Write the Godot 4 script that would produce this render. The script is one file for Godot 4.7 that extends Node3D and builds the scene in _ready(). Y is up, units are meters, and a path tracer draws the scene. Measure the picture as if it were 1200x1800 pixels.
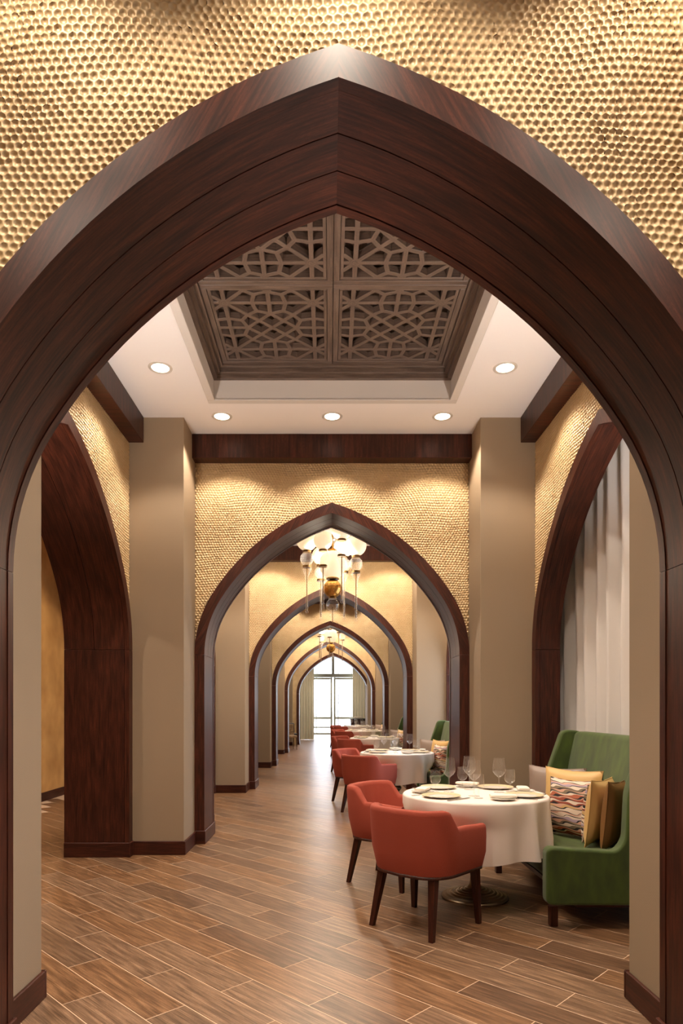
extends Node3D
# A restaurant hall: a row of bays divided by pointed timber arches in hammered gold walls.
# Depth d runs away from the camera, so z = -d. Units are metres.

const CAM_H := 1.373
const FOCAL := 1140.0          # pixels in the 1200 x 1800 frame
const FRONTS := [-2.46, 2.03, 6.56, 11.0, 15.45, 19.9, 24.35]   # front face of each cross wall
const WALL_T := 0.56
const CEIL := 4.1
const SPRING := 1.915
const TABLE_H := 0.755

var mats := {}
var counts := {}
var rng := RandomNumberGenerator.new()
var cache := {}

# ------------------------------------------------------------------ mesh building
class Builder:
	var v := PackedVector3Array()
	var n := PackedVector3Array()
	var t := PackedVector2Array()
	var ix := PackedInt32Array()

	func quad(a: Vector3, b: Vector3, c: Vector3, d: Vector3, ua := Vector2.ZERO, ub := Vector2.ZERO, uc := Vector2.ZERO, ud := Vector2.ZERO) -> void:
		# counter-clockwise seen from outside
		var nn := (b - a).cross(d - a)
		if nn.length_squared() < 1e-16:
			nn = (c - b).cross(d - b)
		nn = nn.normalized()
		var k := v.size()
		v.append_array(PackedVector3Array([a, b, c, d]))
		n.append_array(PackedVector3Array([nn, nn, nn, nn]))
		t.append_array(PackedVector2Array([ua, ub, uc, ud]))
		ix.append_array(PackedInt32Array([k, k + 2, k + 1, k, k + 3, k + 2]))

	func tri(a: Vector3, b: Vector3, c: Vector3) -> void:
		var nn := (b - a).cross(c - a).normalized()
		var k := v.size()
		v.append_array(PackedVector3Array([a, b, c]))
		n.append_array(PackedVector3Array([nn, nn, nn]))
		t.append_array(PackedVector2Array([Vector2(a.x, a.y), Vector2(b.x, b.y), Vector2(c.x, c.y)]))
		ix.append_array(PackedInt32Array([k, k + 2, k + 1]))

	# rows of points; outward normal = (next row) x (next column)
	func grid(rows: Array, closed := false, flip := false, uvs := []) -> void:
		var base := v.size()
		var nr := rows.size()
		var nc: int = rows[0].size()
		var acc := PackedVector3Array()
		acc.resize(nr * nc)
		for r in nr:
			for c in nc:
				v.append(rows[r][c])
				t.append(uvs[r][c] if uvs.size() else Vector2(float(c) / nc, float(r) / nr))
		var cc := nc if closed else nc - 1
		for r in nr - 1:
			for c in cc:
				var i0 := r * nc + c
				var i1 := r * nc + (c + 1) % nc
				var i2 := i0 + nc
				var i3 := i1 + nc
				var p0 := v[base + i0]
				var p1 := v[base + i1]
				var p2 := v[base + i2]
				var p3 := v[base + i3]
				var f := (p2 - p0).cross(p1 - p0) + (p3 - p2).cross(p3 - p1) * -1.0
				f = (p3 - p0).cross(p1 - p2)
				if flip:
					f = -f
				if f.length_squared() < 1e-18:
					continue
				acc[i0] += f
				acc[i1] += f
				acc[i2] += f
				acc[i3] += f
				if flip:
					ix.append_array(PackedInt32Array([base + i0, base + i2, base + i1, base + i1, base + i2, base + i3]))
				else:
					ix.append_array(PackedInt32Array([base + i0, base + i1, base + i2, base + i1, base + i3, base + i2]))
		for k in acc.size():
			n.append(acc[k].normalized() if acc[k].length_squared() > 1e-20 else Vector3.UP)

	func lathe(profile: Array, seg: int, at := Transform3D.IDENTITY) -> void:
		var rows := []
		for p in profile:
			var row := PackedVector3Array()
			for k in seg:
				var a := TAU * k / seg
				row.append(at * Vector3(p.x * cos(a), p.y, p.x * sin(a)))
			rows.append(row)
		grid(rows, true)

	func tube(path: Array, radii: Array, seg := 8) -> void:
		var rows := []
		var up := Vector3.UP
		for k in path.size():
			var dir: Vector3 = (path[mini(k + 1, path.size() - 1)] - path[maxi(k - 1, 0)]).normalized()
			if absf(dir.dot(up)) > 0.95:
				up = Vector3.RIGHT
			var a := dir.cross(up).normalized()
			var b := a.cross(dir)
			var row := PackedVector3Array()
			for j in seg:
				var w := TAU * j / seg
				row.append(path[k] + (a * cos(w) + b * sin(w)) * float(radii[mini(k, radii.size() - 1)]))
			rows.append(row)
		grid(rows, true, true)
		for e in [0, rows.size() - 1]:
			var ctr := Vector3.ZERO
			for p in rows[e]:
				ctr += p
			ctr /= seg
			for j in seg:
				if e == 0:
					tri(ctr, rows[e][j], rows[e][(j + 1) % seg])
				else:
					tri(ctr, rows[e][(j + 1) % seg], rows[e][j])

	# chamfered box centred on at; grain (u) runs along its longest side
	func cbox(at: Transform3D, s: Vector3, b := 0.0, off := Vector2.ZERO) -> void:
		var h := s * 0.5
		var long := s.max_axis_index()
		for ax in 3:
			var p := (ax + 1) % 3
			var q := (ax + 2) % 3
			for sg in [-1.0, 1.0]:
				var pts := []
				var uv := []
				for c in [[-1, -1], [1, -1], [1, 1], [-1, 1]]:
					var w := Vector3.ZERO
					w[ax] = h[ax] * sg
					w[p] = (h[p] - b) * c[0]
					w[q] = (h[q] - b) * c[1]
					pts.append(at * w)
					var u := w[q] if long == q else w[p]
					var vv := w[p] if long == q else w[q]
					uv.append(Vector2(u, vv) + off)
				if sg > 0:
					quad(pts[0], pts[1], pts[2], pts[3], uv[0], uv[1], uv[2], uv[3])
				else:
					quad(pts[3], pts[2], pts[1], pts[0], uv[3], uv[2], uv[1], uv[0])
		if b <= 0.0:
			return
		for ax in 3:      # edges parallel to ax
			var p := (ax + 1) % 3
			var q := (ax + 2) % 3
			for sp in [-1.0, 1.0]:
				for sq in [-1.0, 1.0]:
					var e := []
					for k in 4:
						var w := Vector3.ZERO
						w[ax] = (h[ax] - b) * (-1.0 if k == 0 or k == 3 else 1.0)
						w[p] = (h[p] - (b if k >= 2 else 0.0)) * sp
						w[q] = (h[q] - (0.0 if k >= 2 else b)) * sq
						e.append(at * w)
					if sp * sq > 0:
						quad(e[3], e[2], e[1], e[0])
					else:
						quad(e[0], e[1], e[2], e[3])
		for sx in [-1.0, 1.0]:
			for sy in [-1.0, 1.0]:
				for sz in [-1.0, 1.0]:
					var a := at * Vector3(h.x * sx, (h.y - b) * sy, (h.z - b) * sz)
					var c := at * Vector3((h.x - b) * sx, h.y * sy, (h.z - b) * sz)
					var d := at * Vector3((h.x - b) * sx, (h.y - b) * sy, h.z * sz)
					if sx * sy * sz > 0:
						tri(a, c, d)
					else:
						tri(a, d, c)

	# solid between two polylines (same count) in the xy plane, from z0 (front) back to z1
	func ring(inner: PackedVector2Array, outer: PackedVector2Array, z0: float, z1: float, turn := 0.0, off := Vector2.ZERO) -> void:
		var len := 0.0
		var m := inner.size()
		for k in m - 1:
			var a := inner[k]
			var b := inner[k + 1]
			var c := outer[k + 1]
			var d := outer[k]
			var l2 := len + a.distance_to(b)
			var w := a.distance_to(d)
			var ccw := (b - a).cross(d - a) < 0     # true: a, d, c, b runs counter-clockwise
			var f := [Vector3(a.x, a.y, z0), Vector3(d.x, d.y, z0), Vector3(c.x, c.y, z0), Vector3(b.x, b.y, z0)]
			var g := [Vector3(a.x, a.y, z1), Vector3(d.x, d.y, z1), Vector3(c.x, c.y, z1), Vector3(b.x, b.y, z1)]
			var fu := []
			for p in [a, d, c, b]:
				fu.append(p.rotated(turn) + off)
			var iu := [Vector2(len, z0), Vector2(l2, z0), Vector2(l2, z1), Vector2(len, z1)]
			for p in 4:
				iu[p] += off
			if ccw:
				quad(f[0], f[1], f[2], f[3], fu[0], fu[1], fu[2], fu[3])
				quad(g[3], g[2], g[1], g[0], fu[3], fu[2], fu[1], fu[0])
				_soft(f[0], f[3], g[3], g[0], iu)
				_soft(f[2], f[1], g[1], g[2], [iu[1], iu[0], iu[3], iu[2]])
			else:
				quad(f[3], f[2], f[1], f[0], fu[3], fu[2], fu[1], fu[0])
				quad(g[0], g[1], g[2], g[3], fu[0], fu[1], fu[2], fu[3])
				_soft(f[3], f[0], g[0], g[3], [iu[1], iu[0], iu[3], iu[2]])
				_soft(f[1], f[2], g[2], g[1], iu)
			if k == 0:
				if ccw:
					quad(f[1], f[0], g[0], g[1])
				else:
					quad(f[0], f[1], g[1], g[0])
			if k == m - 2:
				if ccw:
					quad(f[3], f[2], g[2], g[3])
				else:
					quad(f[2], f[3], g[3], g[2])
			len = l2

	func _soft(a: Vector3, b: Vector3, c: Vector3, d: Vector3, uv: Array) -> void:
		quad(a, b, c, d, uv[0], uv[1], uv[2], uv[3])

	func smooth(limit_deg := 40.0) -> void:
		# average normals of coincident vertices whose faces meet at less than the limit
		var at := {}
		for k in v.size():
			var key := Vector3i((v[k] * 20000.0).round())
			if not at.has(key):
				at[key] = []
			at[key].append(k)
		var out := n.duplicate()
		var lim := cos(deg_to_rad(limit_deg))
		for key in at:
			for k in at[key]:
				var s := Vector3.ZERO
				for j in at[key]:
					if n[j].dot(n[k]) > lim:
						s += n[j]
				out[k] = s.normalized()
		n = out

	func mesh() -> ArrayMesh:
		var a := []
		a.resize(Mesh.ARRAY_MAX)
		a[Mesh.ARRAY_VERTEX] = v
		a[Mesh.ARRAY_NORMAL] = n
		a[Mesh.ARRAY_TEX_UV] = t
		a[Mesh.ARRAY_INDEX] = ix
		var m := ArrayMesh.new()
		m.add_surface_from_arrays(Mesh.PRIMITIVE_TRIANGLES, a)
		return m

# ------------------------------------------------------------------ scene helpers
func numbered(called: String) -> String:
	var k: int = counts.get(called, 0)
	counts[called] = k + 1
	return called if k == 0 else "%s_%03d" % [called, k]

func tag(o: Node, label: String, category := "", group := "", kind := "") -> void:
	if label:
		o.set_meta("label", label)
	if category:
		o.set_meta("category", category)
	if group:
		o.set_meta("group", group)
	if kind:
		o.set_meta("kind", kind)

func thing(called: String, label: String, category: String, at := Vector3.ZERO, turn := 0.0, group := "") -> Node3D:
	var o := Node3D.new()
	o.name = numbered(called)
	add_child(o)
	o.position = at
	o.rotation.y = turn
	tag(o, label, category, group)
	return o

func struct(called: String, label := "") -> Node3D:
	var o := Node3D.new()
	o.name = called
	add_child(o)
	tag(o, label, "", "", "structure")
	return o

func part(called: String, mesh: Mesh, mat: Material, parent: Node, at := Transform3D.IDENTITY) -> MeshInstance3D:
	var o := MeshInstance3D.new()
	o.name = called
	o.mesh = mesh
	o.material_override = mat
	parent.add_child(o, true)
	o.transform = at
	return o

func single(called: String, mesh: Mesh, mat: Material, label: String, category: String, at := Transform3D.IDENTITY, group := "") -> MeshInstance3D:
	var o := part(numbered(called), mesh, mat, self, at)
	tag(o, label, category, group)
	return o

func copy_of(o: Node3D, label: String, at: Vector3, turn: float, group := "") -> Node3D:
	var c: Node3D = o.duplicate()
	var base := String(o.name)
	if base.length() > 4 and base.substr(base.length() - 3).is_valid_int():
		base = base.substr(0, base.length() - 4)
	c.name = numbered(base)
	add_child(c)
	c.position = at
	c.rotation.y = turn
	tag(c, label, "", group)
	return c

func place_at(x: float, y: float, z: float) -> Transform3D:
	return Transform3D(Basis.IDENTITY, Vector3(x, y, z))

func box_mesh(s: Vector3, bevel := 0.0, off := Vector2.ZERO) -> ArrayMesh:
	var b := Builder.new()
	b.cbox(Transform3D.IDENTITY, s, bevel, off)
	return b.mesh()

# a box given by its two corners
func block(called: String, lo: Vector3, hi: Vector3, mat: Material, parent: Node, bevel := 0.0) -> MeshInstance3D:
	var off := Vector2(rng.randf() * 3.0, rng.randf() * 3.0)
	return part(called, box_mesh(hi - lo, bevel, off), mat, parent, Transform3D(Basis.IDENTITY, (lo + hi) * 0.5))

# ------------------------------------------------------------------ materials
func noise_tex(size: int, freq: float, seed: int, lo: Color, hi: Color, octaves := 3, normal := false, bump := 2.0) -> NoiseTexture2D:
	var f := FastNoiseLite.new()
	f.seed = seed
	f.frequency = freq
	f.fractal_octaves = octaves
	var t := NoiseTexture2D.new()
	t.width = size
	t.height = size
	t.seamless = true
	t.noise = f
	if normal:
		t.as_normal_map = true
		t.bump_strength = bump
	else:
		var g := Gradient.new()
		g.set_color(0, lo)
		g.set_color(1, hi)
		t.color_ramp = g
	return t

# timber: streaks along u with darker figure, from stretched seamless noise
func wood_image(w: int, h: int, seed: int, dark: Color, light: Color, figure: float, streak: float) -> ImageTexture:
	var f := FastNoiseLite.new()
	f.seed = seed
	f.frequency = 0.09
	f.fractal_octaves = 3
	var fine := f.get_seamless_image(w / 16, h)
	fine.convert(Image.FORMAT_L8)
	fine.resize(w, h, Image.INTERPOLATE_CUBIC)
	f.seed = seed + 5
	f.frequency = 0.022
	f.fractal_octaves = 2
	var wide := f.get_seamless_image(w / 6, h)
	wide.convert(Image.FORMAT_L8)
	wide.resize(w, h, Image.INTERPOLATE_CUBIC)
	f.seed = seed + 9
	f.frequency = 0.3
	f.fractal_octaves = 1
	var pore := f.get_seamless_image(w / 4, h)
	pore.convert(Image.FORMAT_L8)
	pore.resize(w, h, Image.INTERPOLATE_CUBIC)
	var a := fine.get_data()
	var b := wide.get_data()
	var c := pore.get_data()
	var out := PackedByteArray()
	out.resize(w * h * 3)
	for k in w * h:
		var x := a[k] / 255.0
		var y := b[k] / 255.0
		var rings := 0.5 + 0.5 * sin(y * 46.0 + x * 2.0)
		var s := clampf(0.5 + (x - 0.5) * streak + (rings - 0.5) * figure + (y - 0.5) * streak * 0.9, 0.0, 1.0)
		if c[k] < 70:
			s *= 0.72
		out[k * 3] = int(255.0 * lerpf(dark.r, light.r, s))
		out[k * 3 + 1] = int(255.0 * lerpf(dark.g, light.g, s))
		out[k * 3 + 2] = int(255.0 * lerpf(dark.b, light.b, s))
	var im := Image.create_from_data(w, h, false, Image.FORMAT_RGB8, out)
	return ImageTexture.create_from_image(im)

func weave_image(size: int, cells: int, depth: float, seed: int) -> ImageTexture:
	# a plain weave as grey relief
	var im := Image.create(size, size, false, Image.FORMAT_L8)
	var r := RandomNumberGenerator.new()
	r.seed = seed
	for y in size:
		for x in size:
			var u := float(x) / size * cells
			var w := float(y) / size * cells
			var over := (int(u) + int(w)) % 2 == 0
			var s := absf(sin(u * PI)) if over else absf(sin(w * PI))
			var g := 0.5 + depth * (s - 0.5) + (r.randf() - 0.5) * 0.2
			im.set_pixel(x, y, Color(g, g, g))
	return ImageTexture.create_from_image(im)

func stripes_image() -> ImageTexture:
	# wavy bands in rust, gold, cream, violet and black, as on the scatter cushions
	var w := 256
	var h := 512
	var cols := [Color8(150, 70, 48), Color8(196, 160, 106), Color8(214, 196, 176), Color8(166, 146, 160), Color8(120, 104, 82), Color8(176, 96, 66)]
	var im := Image.create(w, h, false, Image.FORMAT_RGB8)
	for x in w:
		var u := TAU * x / w
		for y in h:
			# bands that swell and pinch along their length, each with a black shadow line under a coloured ribbon
			var f := float(y) / h * 15.0 + 0.22 * sin(u * 2.0 + y * 0.09) + 0.12 * sin(u * 3.0 + 1.0)
			var k := posmod(int(floor(f)), 15)
			var lo: float = f - floor(f)
			var black := 0.2 + 0.14 * sin(u * 2.0 + k * 2.3)
			var pale := 0.66 + 0.2 * sin(u * 2.0 + k * 1.7 + 1.0)
			var c: Color = cols[(k * 5 + (k / 3)) % cols.size()]
			if lo < black:
				c = Color8(36, 30, 32)
			elif lo > pale:
				c = cols[(k * 3 + 2) % cols.size()].lerp(Color8(222, 208, 190), 0.55)
			im.set_pixel(x, y, c)
	return ImageTexture.create_from_image(im)

func plain(col: Color, rough := 0.6, metal := 0.0) -> StandardMaterial3D:
	var m := StandardMaterial3D.new()
	m.albedo_color = col
	m.roughness = rough
	m.metallic = metal
	return m

func make_materials() -> void:
	var dark_grain := wood_image(1024, 512, 11, Color8(40, 16, 10), Color8(85, 42, 27), 0.14, 0.8)
	for k in 3:
		var m := StandardMaterial3D.new()
		m.albedo_texture = dark_grain
		m.albedo_color = [Color(1, 1, 1), Color(0.95, 0.93, 0.92), Color(0.98, 0.97, 0.95)][k]
		m.uv1_scale = Vector3(0.7, 1.6, 1)
		m.uv1_offset = Vector3(0.31 * k, 0.17 * k, 0)
		m.roughness = 0.4
		m.metallic_specular = 0.38
		m.resource_name = "stained timber"
		mats["timber%d" % k] = m
	mats.timber = mats.timber0
	var lat := StandardMaterial3D.new()
	lat.albedo_texture = wood_image(512, 256, 31, Color8(78, 63, 54), Color8(115, 96, 84), 0.15, 0.9)
	lat.uv1_scale = Vector3(1, 2, 1)
	lat.roughness = 0.5
	mats.lattice = lat
	var grain := wood_image(1024, 1024, 47, Color8(84, 62, 45), Color8(160, 127, 99), 0.1, 0.8)
	var tones := [Color(1, 1, 1), Color(0.84, 0.81, 0.79), Color(1.0, 0.95, 0.88), Color(0.92, 0.92, 0.92)]
	for k in 4:
		var m := StandardMaterial3D.new()
		m.albedo_texture = grain
		m.albedo_color = tones[k]
		m.roughness = 0.33
		m.metallic_specular = 0.5
		m.resource_name = "wood-look floor tile"
		mats["plank%d" % k] = m
	mats.grout = plain(Color8(206, 176, 146), 0.8)
	# hammered gilded plaster
	var gold := StandardMaterial3D.new()
	gold.albedo_texture = noise_tex(256, 0.02, 3, Color8(184, 156, 114), Color8(203, 177, 135))
	gold.uv1_triplanar = true
	gold.uv1_scale = Vector3(0.8, 0.8, 0.8)
	gold.metallic = 0.15
	gold.roughness = 0.45
	mats.gold = gold
	var paper := StandardMaterial3D.new()
	paper.albedo_texture = noise_tex(512, 0.25, 5, Color8(134, 115, 92), Color8(154, 134, 110))
	paper.uv1_triplanar = true
	paper.uv1_scale = Vector3(2.5, 2.5, 2.5)
	paper.heightmap_enabled = true
	paper.heightmap_texture = weave_image(256, 64, 0.6, 4)
	paper.heightmap_scale = 0.05
	paper.roughness = 0.75
	mats.paper = paper
	mats.white = plain(Color8(236, 230, 226), 0.85)
	mats.fascia = plain(Color8(206, 198, 190), 0.7)
	mats.ochre = plain(Color8(206, 160, 98), 0.75)
	mats.ochre.albedo_texture = noise_tex(256, 0.015, 8, Color8(214, 196, 168), Color8(255, 246, 232))
	mats.ochre.uv1_triplanar = true
	mats.ochre.uv1_scale = Vector3(0.5, 0.5, 0.5)
	# cloths
	var weave := weave_image(256, 40, 0.8, 6)
	var red := plain(Color8(156, 66, 46), 0.85)
	red.heightmap_enabled = true
	red.heightmap_texture = weave
	red.heightmap_scale = 0.12
	red.uv1_triplanar = true
	red.uv1_scale = Vector3(5, 5, 5)
	red.rim_enabled = true
	red.rim = 0.15
	red.rim_tint = 0.6
	mats.red = red
	var green := plain(Color(1, 1, 1), 0.8)
	green.albedo_texture = noise_tex(256, 0.02, 17, Color8(44, 60, 8), Color8(70, 92, 17))
	green.uv1_triplanar = true
	green.uv1_scale = Vector3(1.6, 0.7, 1.6)
	green.rim_enabled = true
	green.rim = 0.35
	green.rim_tint = 0.7
	mats.green = green
	var linen := plain(Color8(240, 228, 218), 0.8)
	linen.backlight_enabled = true
	linen.backlight = Color(0.12, 0.11, 0.1)
	mats.linen = linen
	mats.napkin = plain(Color8(242, 232, 216), 0.8)
	var cur := plain(Color8(208, 203, 198), 0.85)
	cur.backlight_enabled = true
	cur.backlight = Color(0.1, 0.09, 0.08)
	mats.curtain = cur
	var cur2 := plain(Color8(196, 186, 160), 0.85)
	cur2.backlight_enabled = true
	cur2.backlight = Color(0.3, 0.28, 0.22)
	mats.end_curtain = cur2
	mats.cushion_gold = plain(Color8(206, 168, 106), 0.45)
	mats.cushion_gold.rim_enabled = true
	mats.cushion_gold.rim = 0.4
	mats.cushion_grey = plain(Color8(140, 122, 110), 0.42)
	mats.cushion_bronze = plain(Color8(126, 88, 48), 0.45)
	var st := plain(Color(1, 1, 1), 0.7)
	st.albedo_texture = stripes_image()
	mats.stripes = st
	mats.leg = mats.timber1
	mats.iron = plain(Color8(158, 140, 116), 0.36, 0.85)
	mats.brass = plain(Color8(196, 156, 88), 0.25, 0.95)
	mats.bronze = plain(Color8(112, 86, 50), 0.35, 0.9)
	mats.gilt = plain(Color8(198, 150, 78), 0.22, 0.85)
	mats.steel = plain(Color8(168, 166, 162), 0.2, 1.0)
	mats.china = plain(Color8(240, 236, 228), 0.15)
	mats.china_rim = plain(Color8(222, 204, 164), 0.3)
	var glass := plain(Color(1, 1, 1, 0.033), 0.02)
	glass.transparency = BaseMaterial3D.TRANSPARENCY_ALPHA
	mats.glass = glass
	var pane := plain(Color(1, 1, 1, 0.04), 0.02)
	pane.transparency = BaseMaterial3D.TRANSPARENCY_ALPHA
	mats.pane = pane
	mats.frame_grey = plain(Color8(176, 180, 166), 0.5)
	mats.terrace = plain(Color8(190, 188, 182), 0.85)
	mats.bark = plain(Color8(120, 116, 112), 0.9)
	mats.black = plain(Color8(30, 24, 22), 0.5)
	mats.ring = plain(Color8(214, 208, 200), 0.35, 0.3)
	mats.lens = lamp_mat(Color(1.0, 0.93, 0.84), 6.0)
	mats.globe = lamp_mat(Color(1.0, 0.88, 0.7), 0.6)
	mats.patterned = plain(Color(1, 1, 1), 0.8)
	mats.patterned.albedo_texture = noise_tex(128, 0.08, 71, Color8(92, 70, 52), Color8(186, 160, 124))
	mats.beige = plain(Color8(176, 150, 124), 0.8)

func lamp_mat(col: Color, energy: float) -> StandardMaterial3D:
	var m := plain(Color8(245, 238, 226), 0.5)
	m.emission_enabled = true
	m.emission = col
	m.emission_energy_multiplier = energy
	return m

# ------------------------------------------------------------------ the room
func arch_curve(hw: float, apex: float) -> PackedVector2Array:
	# right half of a four-centred arch from the springing up to the apex
	var p := PackedVector2Array()
	var r1 := 1.05
	var t1 := deg_to_rad(32.5)
	var r2 := 2.1
	var c1 := Vector2(1.29 - r1, SPRING)
	for k in 10:
		var a := t1 * k / 9.0
		p.append(c1 + r1 * Vector2(cos(a), sin(a)))
	var c2 := p[9] - r2 * Vector2(cos(t1), sin(t1))
	var t2 := acos(-c2.x / r2)
	for k in range(1, 17):
		var a := lerpf(t1, t2, k / 16.0)
		p.append(c2 + r2 * Vector2(cos(a), sin(a)))
	var top := p[p.size() - 1].y
	for k in p.size():
		p[k] = Vector2(p[k].x * hw / 1.29, SPRING + (p[k].y - SPRING) * (apex - SPRING) / (top - SPRING))
	p[p.size() - 1].x = 0.0
	return p

func offset_curve(p: PackedVector2Array, off: float) -> PackedVector2Array:
	var o := PackedVector2Array()
	for k in p.size():
		var d := (p[mini(k + 1, p.size() - 1)] - p[maxi(k - 1, 0)]).normalized()
		if k == 0:
			d = Vector2.UP * -1.0
		var nn := Vector2(d.y, -d.x)
		if k == p.size() - 1:
			o.append(Vector2(0, p[k].y + off / nn.y))
		else:
			o.append(p[k] + nn * off)
	return o

func mirror(p: PackedVector2Array) -> PackedVector2Array:
	var o := PackedVector2Array()
	for q in p:
		o.append(Vector2(-q.x, q.y))
	return o

func ring_mesh(a: PackedVector2Array, b: PackedVector2Array, z0: float, z1: float, turn: float) -> ArrayMesh:
	var m := Builder.new()
	m.ring(a, b, z0, z1, turn, Vector2(rng.randf() * 2.0, rng.randf() * 2.0))
	m.smooth(25.0)
	return m.mesh()

# timber lining of one arch, its front at local z = 0, going back to -depth
func arch_lining(o: Node3D, hw: float, apex: float, depth: float, boards: int, both: bool) -> void:
	var c := arch_curve(hw, apex)
	var plinth := 0.135
	for s in [1, -1]:
		var inn := c if s > 0 else mirror(c)
		var out := offset_curve(c, 0.1)
		var rec := offset_curve(c, 0.003)
		var thick := offset_curve(c, 0.022)
		if s < 0:
			out = mirror(out)
			rec = mirror(rec)
			thick = mirror(thick)
		var j := [Vector2(hw * s, plinth), Vector2(hw * s, SPRING - 0.003)]
		var jo := [Vector2((hw + 0.1) * s, plinth), Vector2((hw + 0.1) * s, SPRING - 0.003)]
		var ji := [Vector2((hw + 0.003) * s, plinth), Vector2((hw + 0.003) * s, SPRING - 0.003)]
		var jt := [Vector2((hw + 0.022) * s, plinth), Vector2((hw + 0.022) * s, SPRING - 0.003)]
		for side in ([0, 1] if both else [0]):
			var z0 := 0.0 if side == 0 else -depth + 0.042
			var z1 := -0.042 if side == 0 else -depth
			part("arch_casing", ring_mesh(inn, out, z0, z1, -1.05 if s < 0 else -2.09), mats.timber2, o)
			part("jamb_casing", ring_mesh(PackedVector2Array(j), PackedVector2Array(jo), z0, z1, PI / 2), mats.timber2, o)
		var lo := -0.046
		var hi := -depth + (0.046 if both else 0.0)
		for k in boards:
			var a := lerpf(lo, hi, float(k) / boards) - (0.0025 if k > 0 else 0.0)
			var b := lerpf(lo, hi, float(k + 1) / boards) + (0.0025 if k < boards - 1 else 0.0)
			part("soffit_board", ring_mesh(rec, thick, a, b, 0.0), mats["timber%d" % (k % 3)], o)
		part("jamb_board", ring_mesh(PackedVector2Array(ji), PackedVector2Array(jt), lo, hi, 0.0), mats.timber1, o)
		var lox := minf((hw - 0.012) * s, (hw + 0.1) * s)
		var hix := maxf((hw - 0.012) * s, (hw + 0.1) * s)
		block("plinth_block", Vector3(lox, 0, -depth - (0.012 if both else 0.0)), Vector3(hix, plinth, 0.012), mats.timber1, o, 0.004)

func wall_with_arch(hw: float, apex: float, half: float, z0: float, z1: float) -> ArrayMesh:
	var c := offset_curve(arch_curve(hw, apex), 0.022)
	var b := Builder.new()
	for s in [1.0, -1.0]:
		var low := PackedVector2Array([Vector2(half * s, 0), Vector2((hw + 0.022) * s, 0)])
		var top := PackedVector2Array([Vector2(half * s, CEIL), Vector2((hw + 0.022) * s, CEIL)])
		b.ring(low, top, z0, z1)
		var up := PackedVector2Array()
		var dn := PackedVector2Array()
		for q in c:
			dn.append(Vector2(q.x * s, q.y))
			up.append(Vector2(q.x * s, CEIL))
		b.ring(dn, up, z0, z1)
	return b.mesh()

# hand-hammered face: a field of round scooped hollows with narrow lands between them, around the arch
func hammered(hw: float, apex: float, half: float) -> ArrayMesh:
	var pitch := 0.0285
	var hexr := pitch * 0.5774
	var c := offset_curve(arch_curve(hw, apex), 0.03)
	var f := FastNoiseLite.new()
	f.seed = 77
	f.frequency = 1.5
	f.fractal_octaves = 2
	var g := FastNoiseLite.new()
	g.seed = 78
	g.frequency = 26.0
	g.fractal_octaves = 1
	var warp := func(q: Vector2) -> Vector2:
		return q + Vector2(f.get_noise_2d(q.x + 9.0, q.y), f.get_noise_2d(q.x, q.y + 31.0)) * 0.024 + Vector2(g.get_noise_2d(q.x, q.y), g.get_noise_2d(q.x + 5.0, q.y)) * 0.0025
	var v := PackedVector3Array()
	var n := PackedVector3Array()
	var ix := PackedInt32Array()
	var r := RandomNumberGenerator.new()
	r.seed = 12
	var rows := int((CEIL - SPRING + 0.3) / (pitch * 0.866))
	var cols := int(half / pitch) + 3
	var laps := [0.5, 0.85, 1.0]
	for j in rows:
		var y := SPRING - 0.12 + j * pitch * 0.866
		for i in range(-cols, cols + 1):
			var ctr := Vector2((i + 0.5 * (j % 2)) * pitch, y)
			var w: Vector2 = warp.call(ctr)
			if absf(w.x) > half - 0.002 or w.y > CEIL:
				continue
			var edge := -1.0
			var ax := absf(w.x)
			if ax > c[0].x:
				edge = 0.0
			else:
				for k in c.size() - 1:
					if ax <= c[k].x and ax >= c[k + 1].x:
						edge = lerpf(c[k].y, c[k + 1].y, (c[k].x - ax) / maxf(c[k].x - c[k + 1].x, 1e-6))
						break
			if w.y < edge:
				continue
			var rr := pitch * 0.5 * r.randf_range(0.88, 0.95)
			var h := rr * r.randf_range(0.46, 0.58)
			var ball := (rr * rr + h * h) / (2.0 * h)
			var base := v.size()
			v.append(Vector3(w.x, w.y, -h))
			n.append(Vector3(0, 0, 1))
			for lap in 4:
				for k in 12:
					var a := TAU * k / 12.0 + PI / 6.0
					var dir := Vector2(cos(a), sin(a))
					if lap < 3:
						var q: float = rr * laps[lap]
						v.append(Vector3(w.x + dir.x * q, w.y + dir.y * q, ball - h - sqrt(ball * ball - q * q)))
						var sl := q / ball * (1.0 if lap < 2 else 0.6)
						n.append(Vector3(-dir.x * sl, -dir.y * sl, sqrt(maxf(0.0, 1.0 - sl * sl))))
					else:
						var e: Vector2 = warp.call(ctr + dir * (hexr if k % 2 == 0 else hexr * 0.866))
						v.append(Vector3(e.x, e.y, 0.0008))
						n.append(Vector3(0, 0, 1))
			for k in 12:
				var k2 := (k + 1) % 12
				ix.append_array(PackedInt32Array([base, base + 1 + k2, base + 1 + k]))
				for lap in 3:
					var p := base + 1 + lap * 12
					ix.append_array(PackedInt32Array([p + k, p + k2, p + 12 + k, p + k2, p + 12 + k2, p + 12 + k]))
	var a := []
	a.resize(Mesh.ARRAY_MAX)
	a[Mesh.ARRAY_VERTEX] = v
	a[Mesh.ARRAY_NORMAL] = n
	a[Mesh.ARRAY_INDEX] = ix
	var m := ArrayMesh.new()
	m.add_surface_from_arrays(Mesh.PRIMITIVE_TRIANGLES, a)
	return m

func bay_mid(i: int) -> float:
	return (FRONTS[i] + WALL_T + FRONTS[i + 1]) * 0.5

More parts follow.
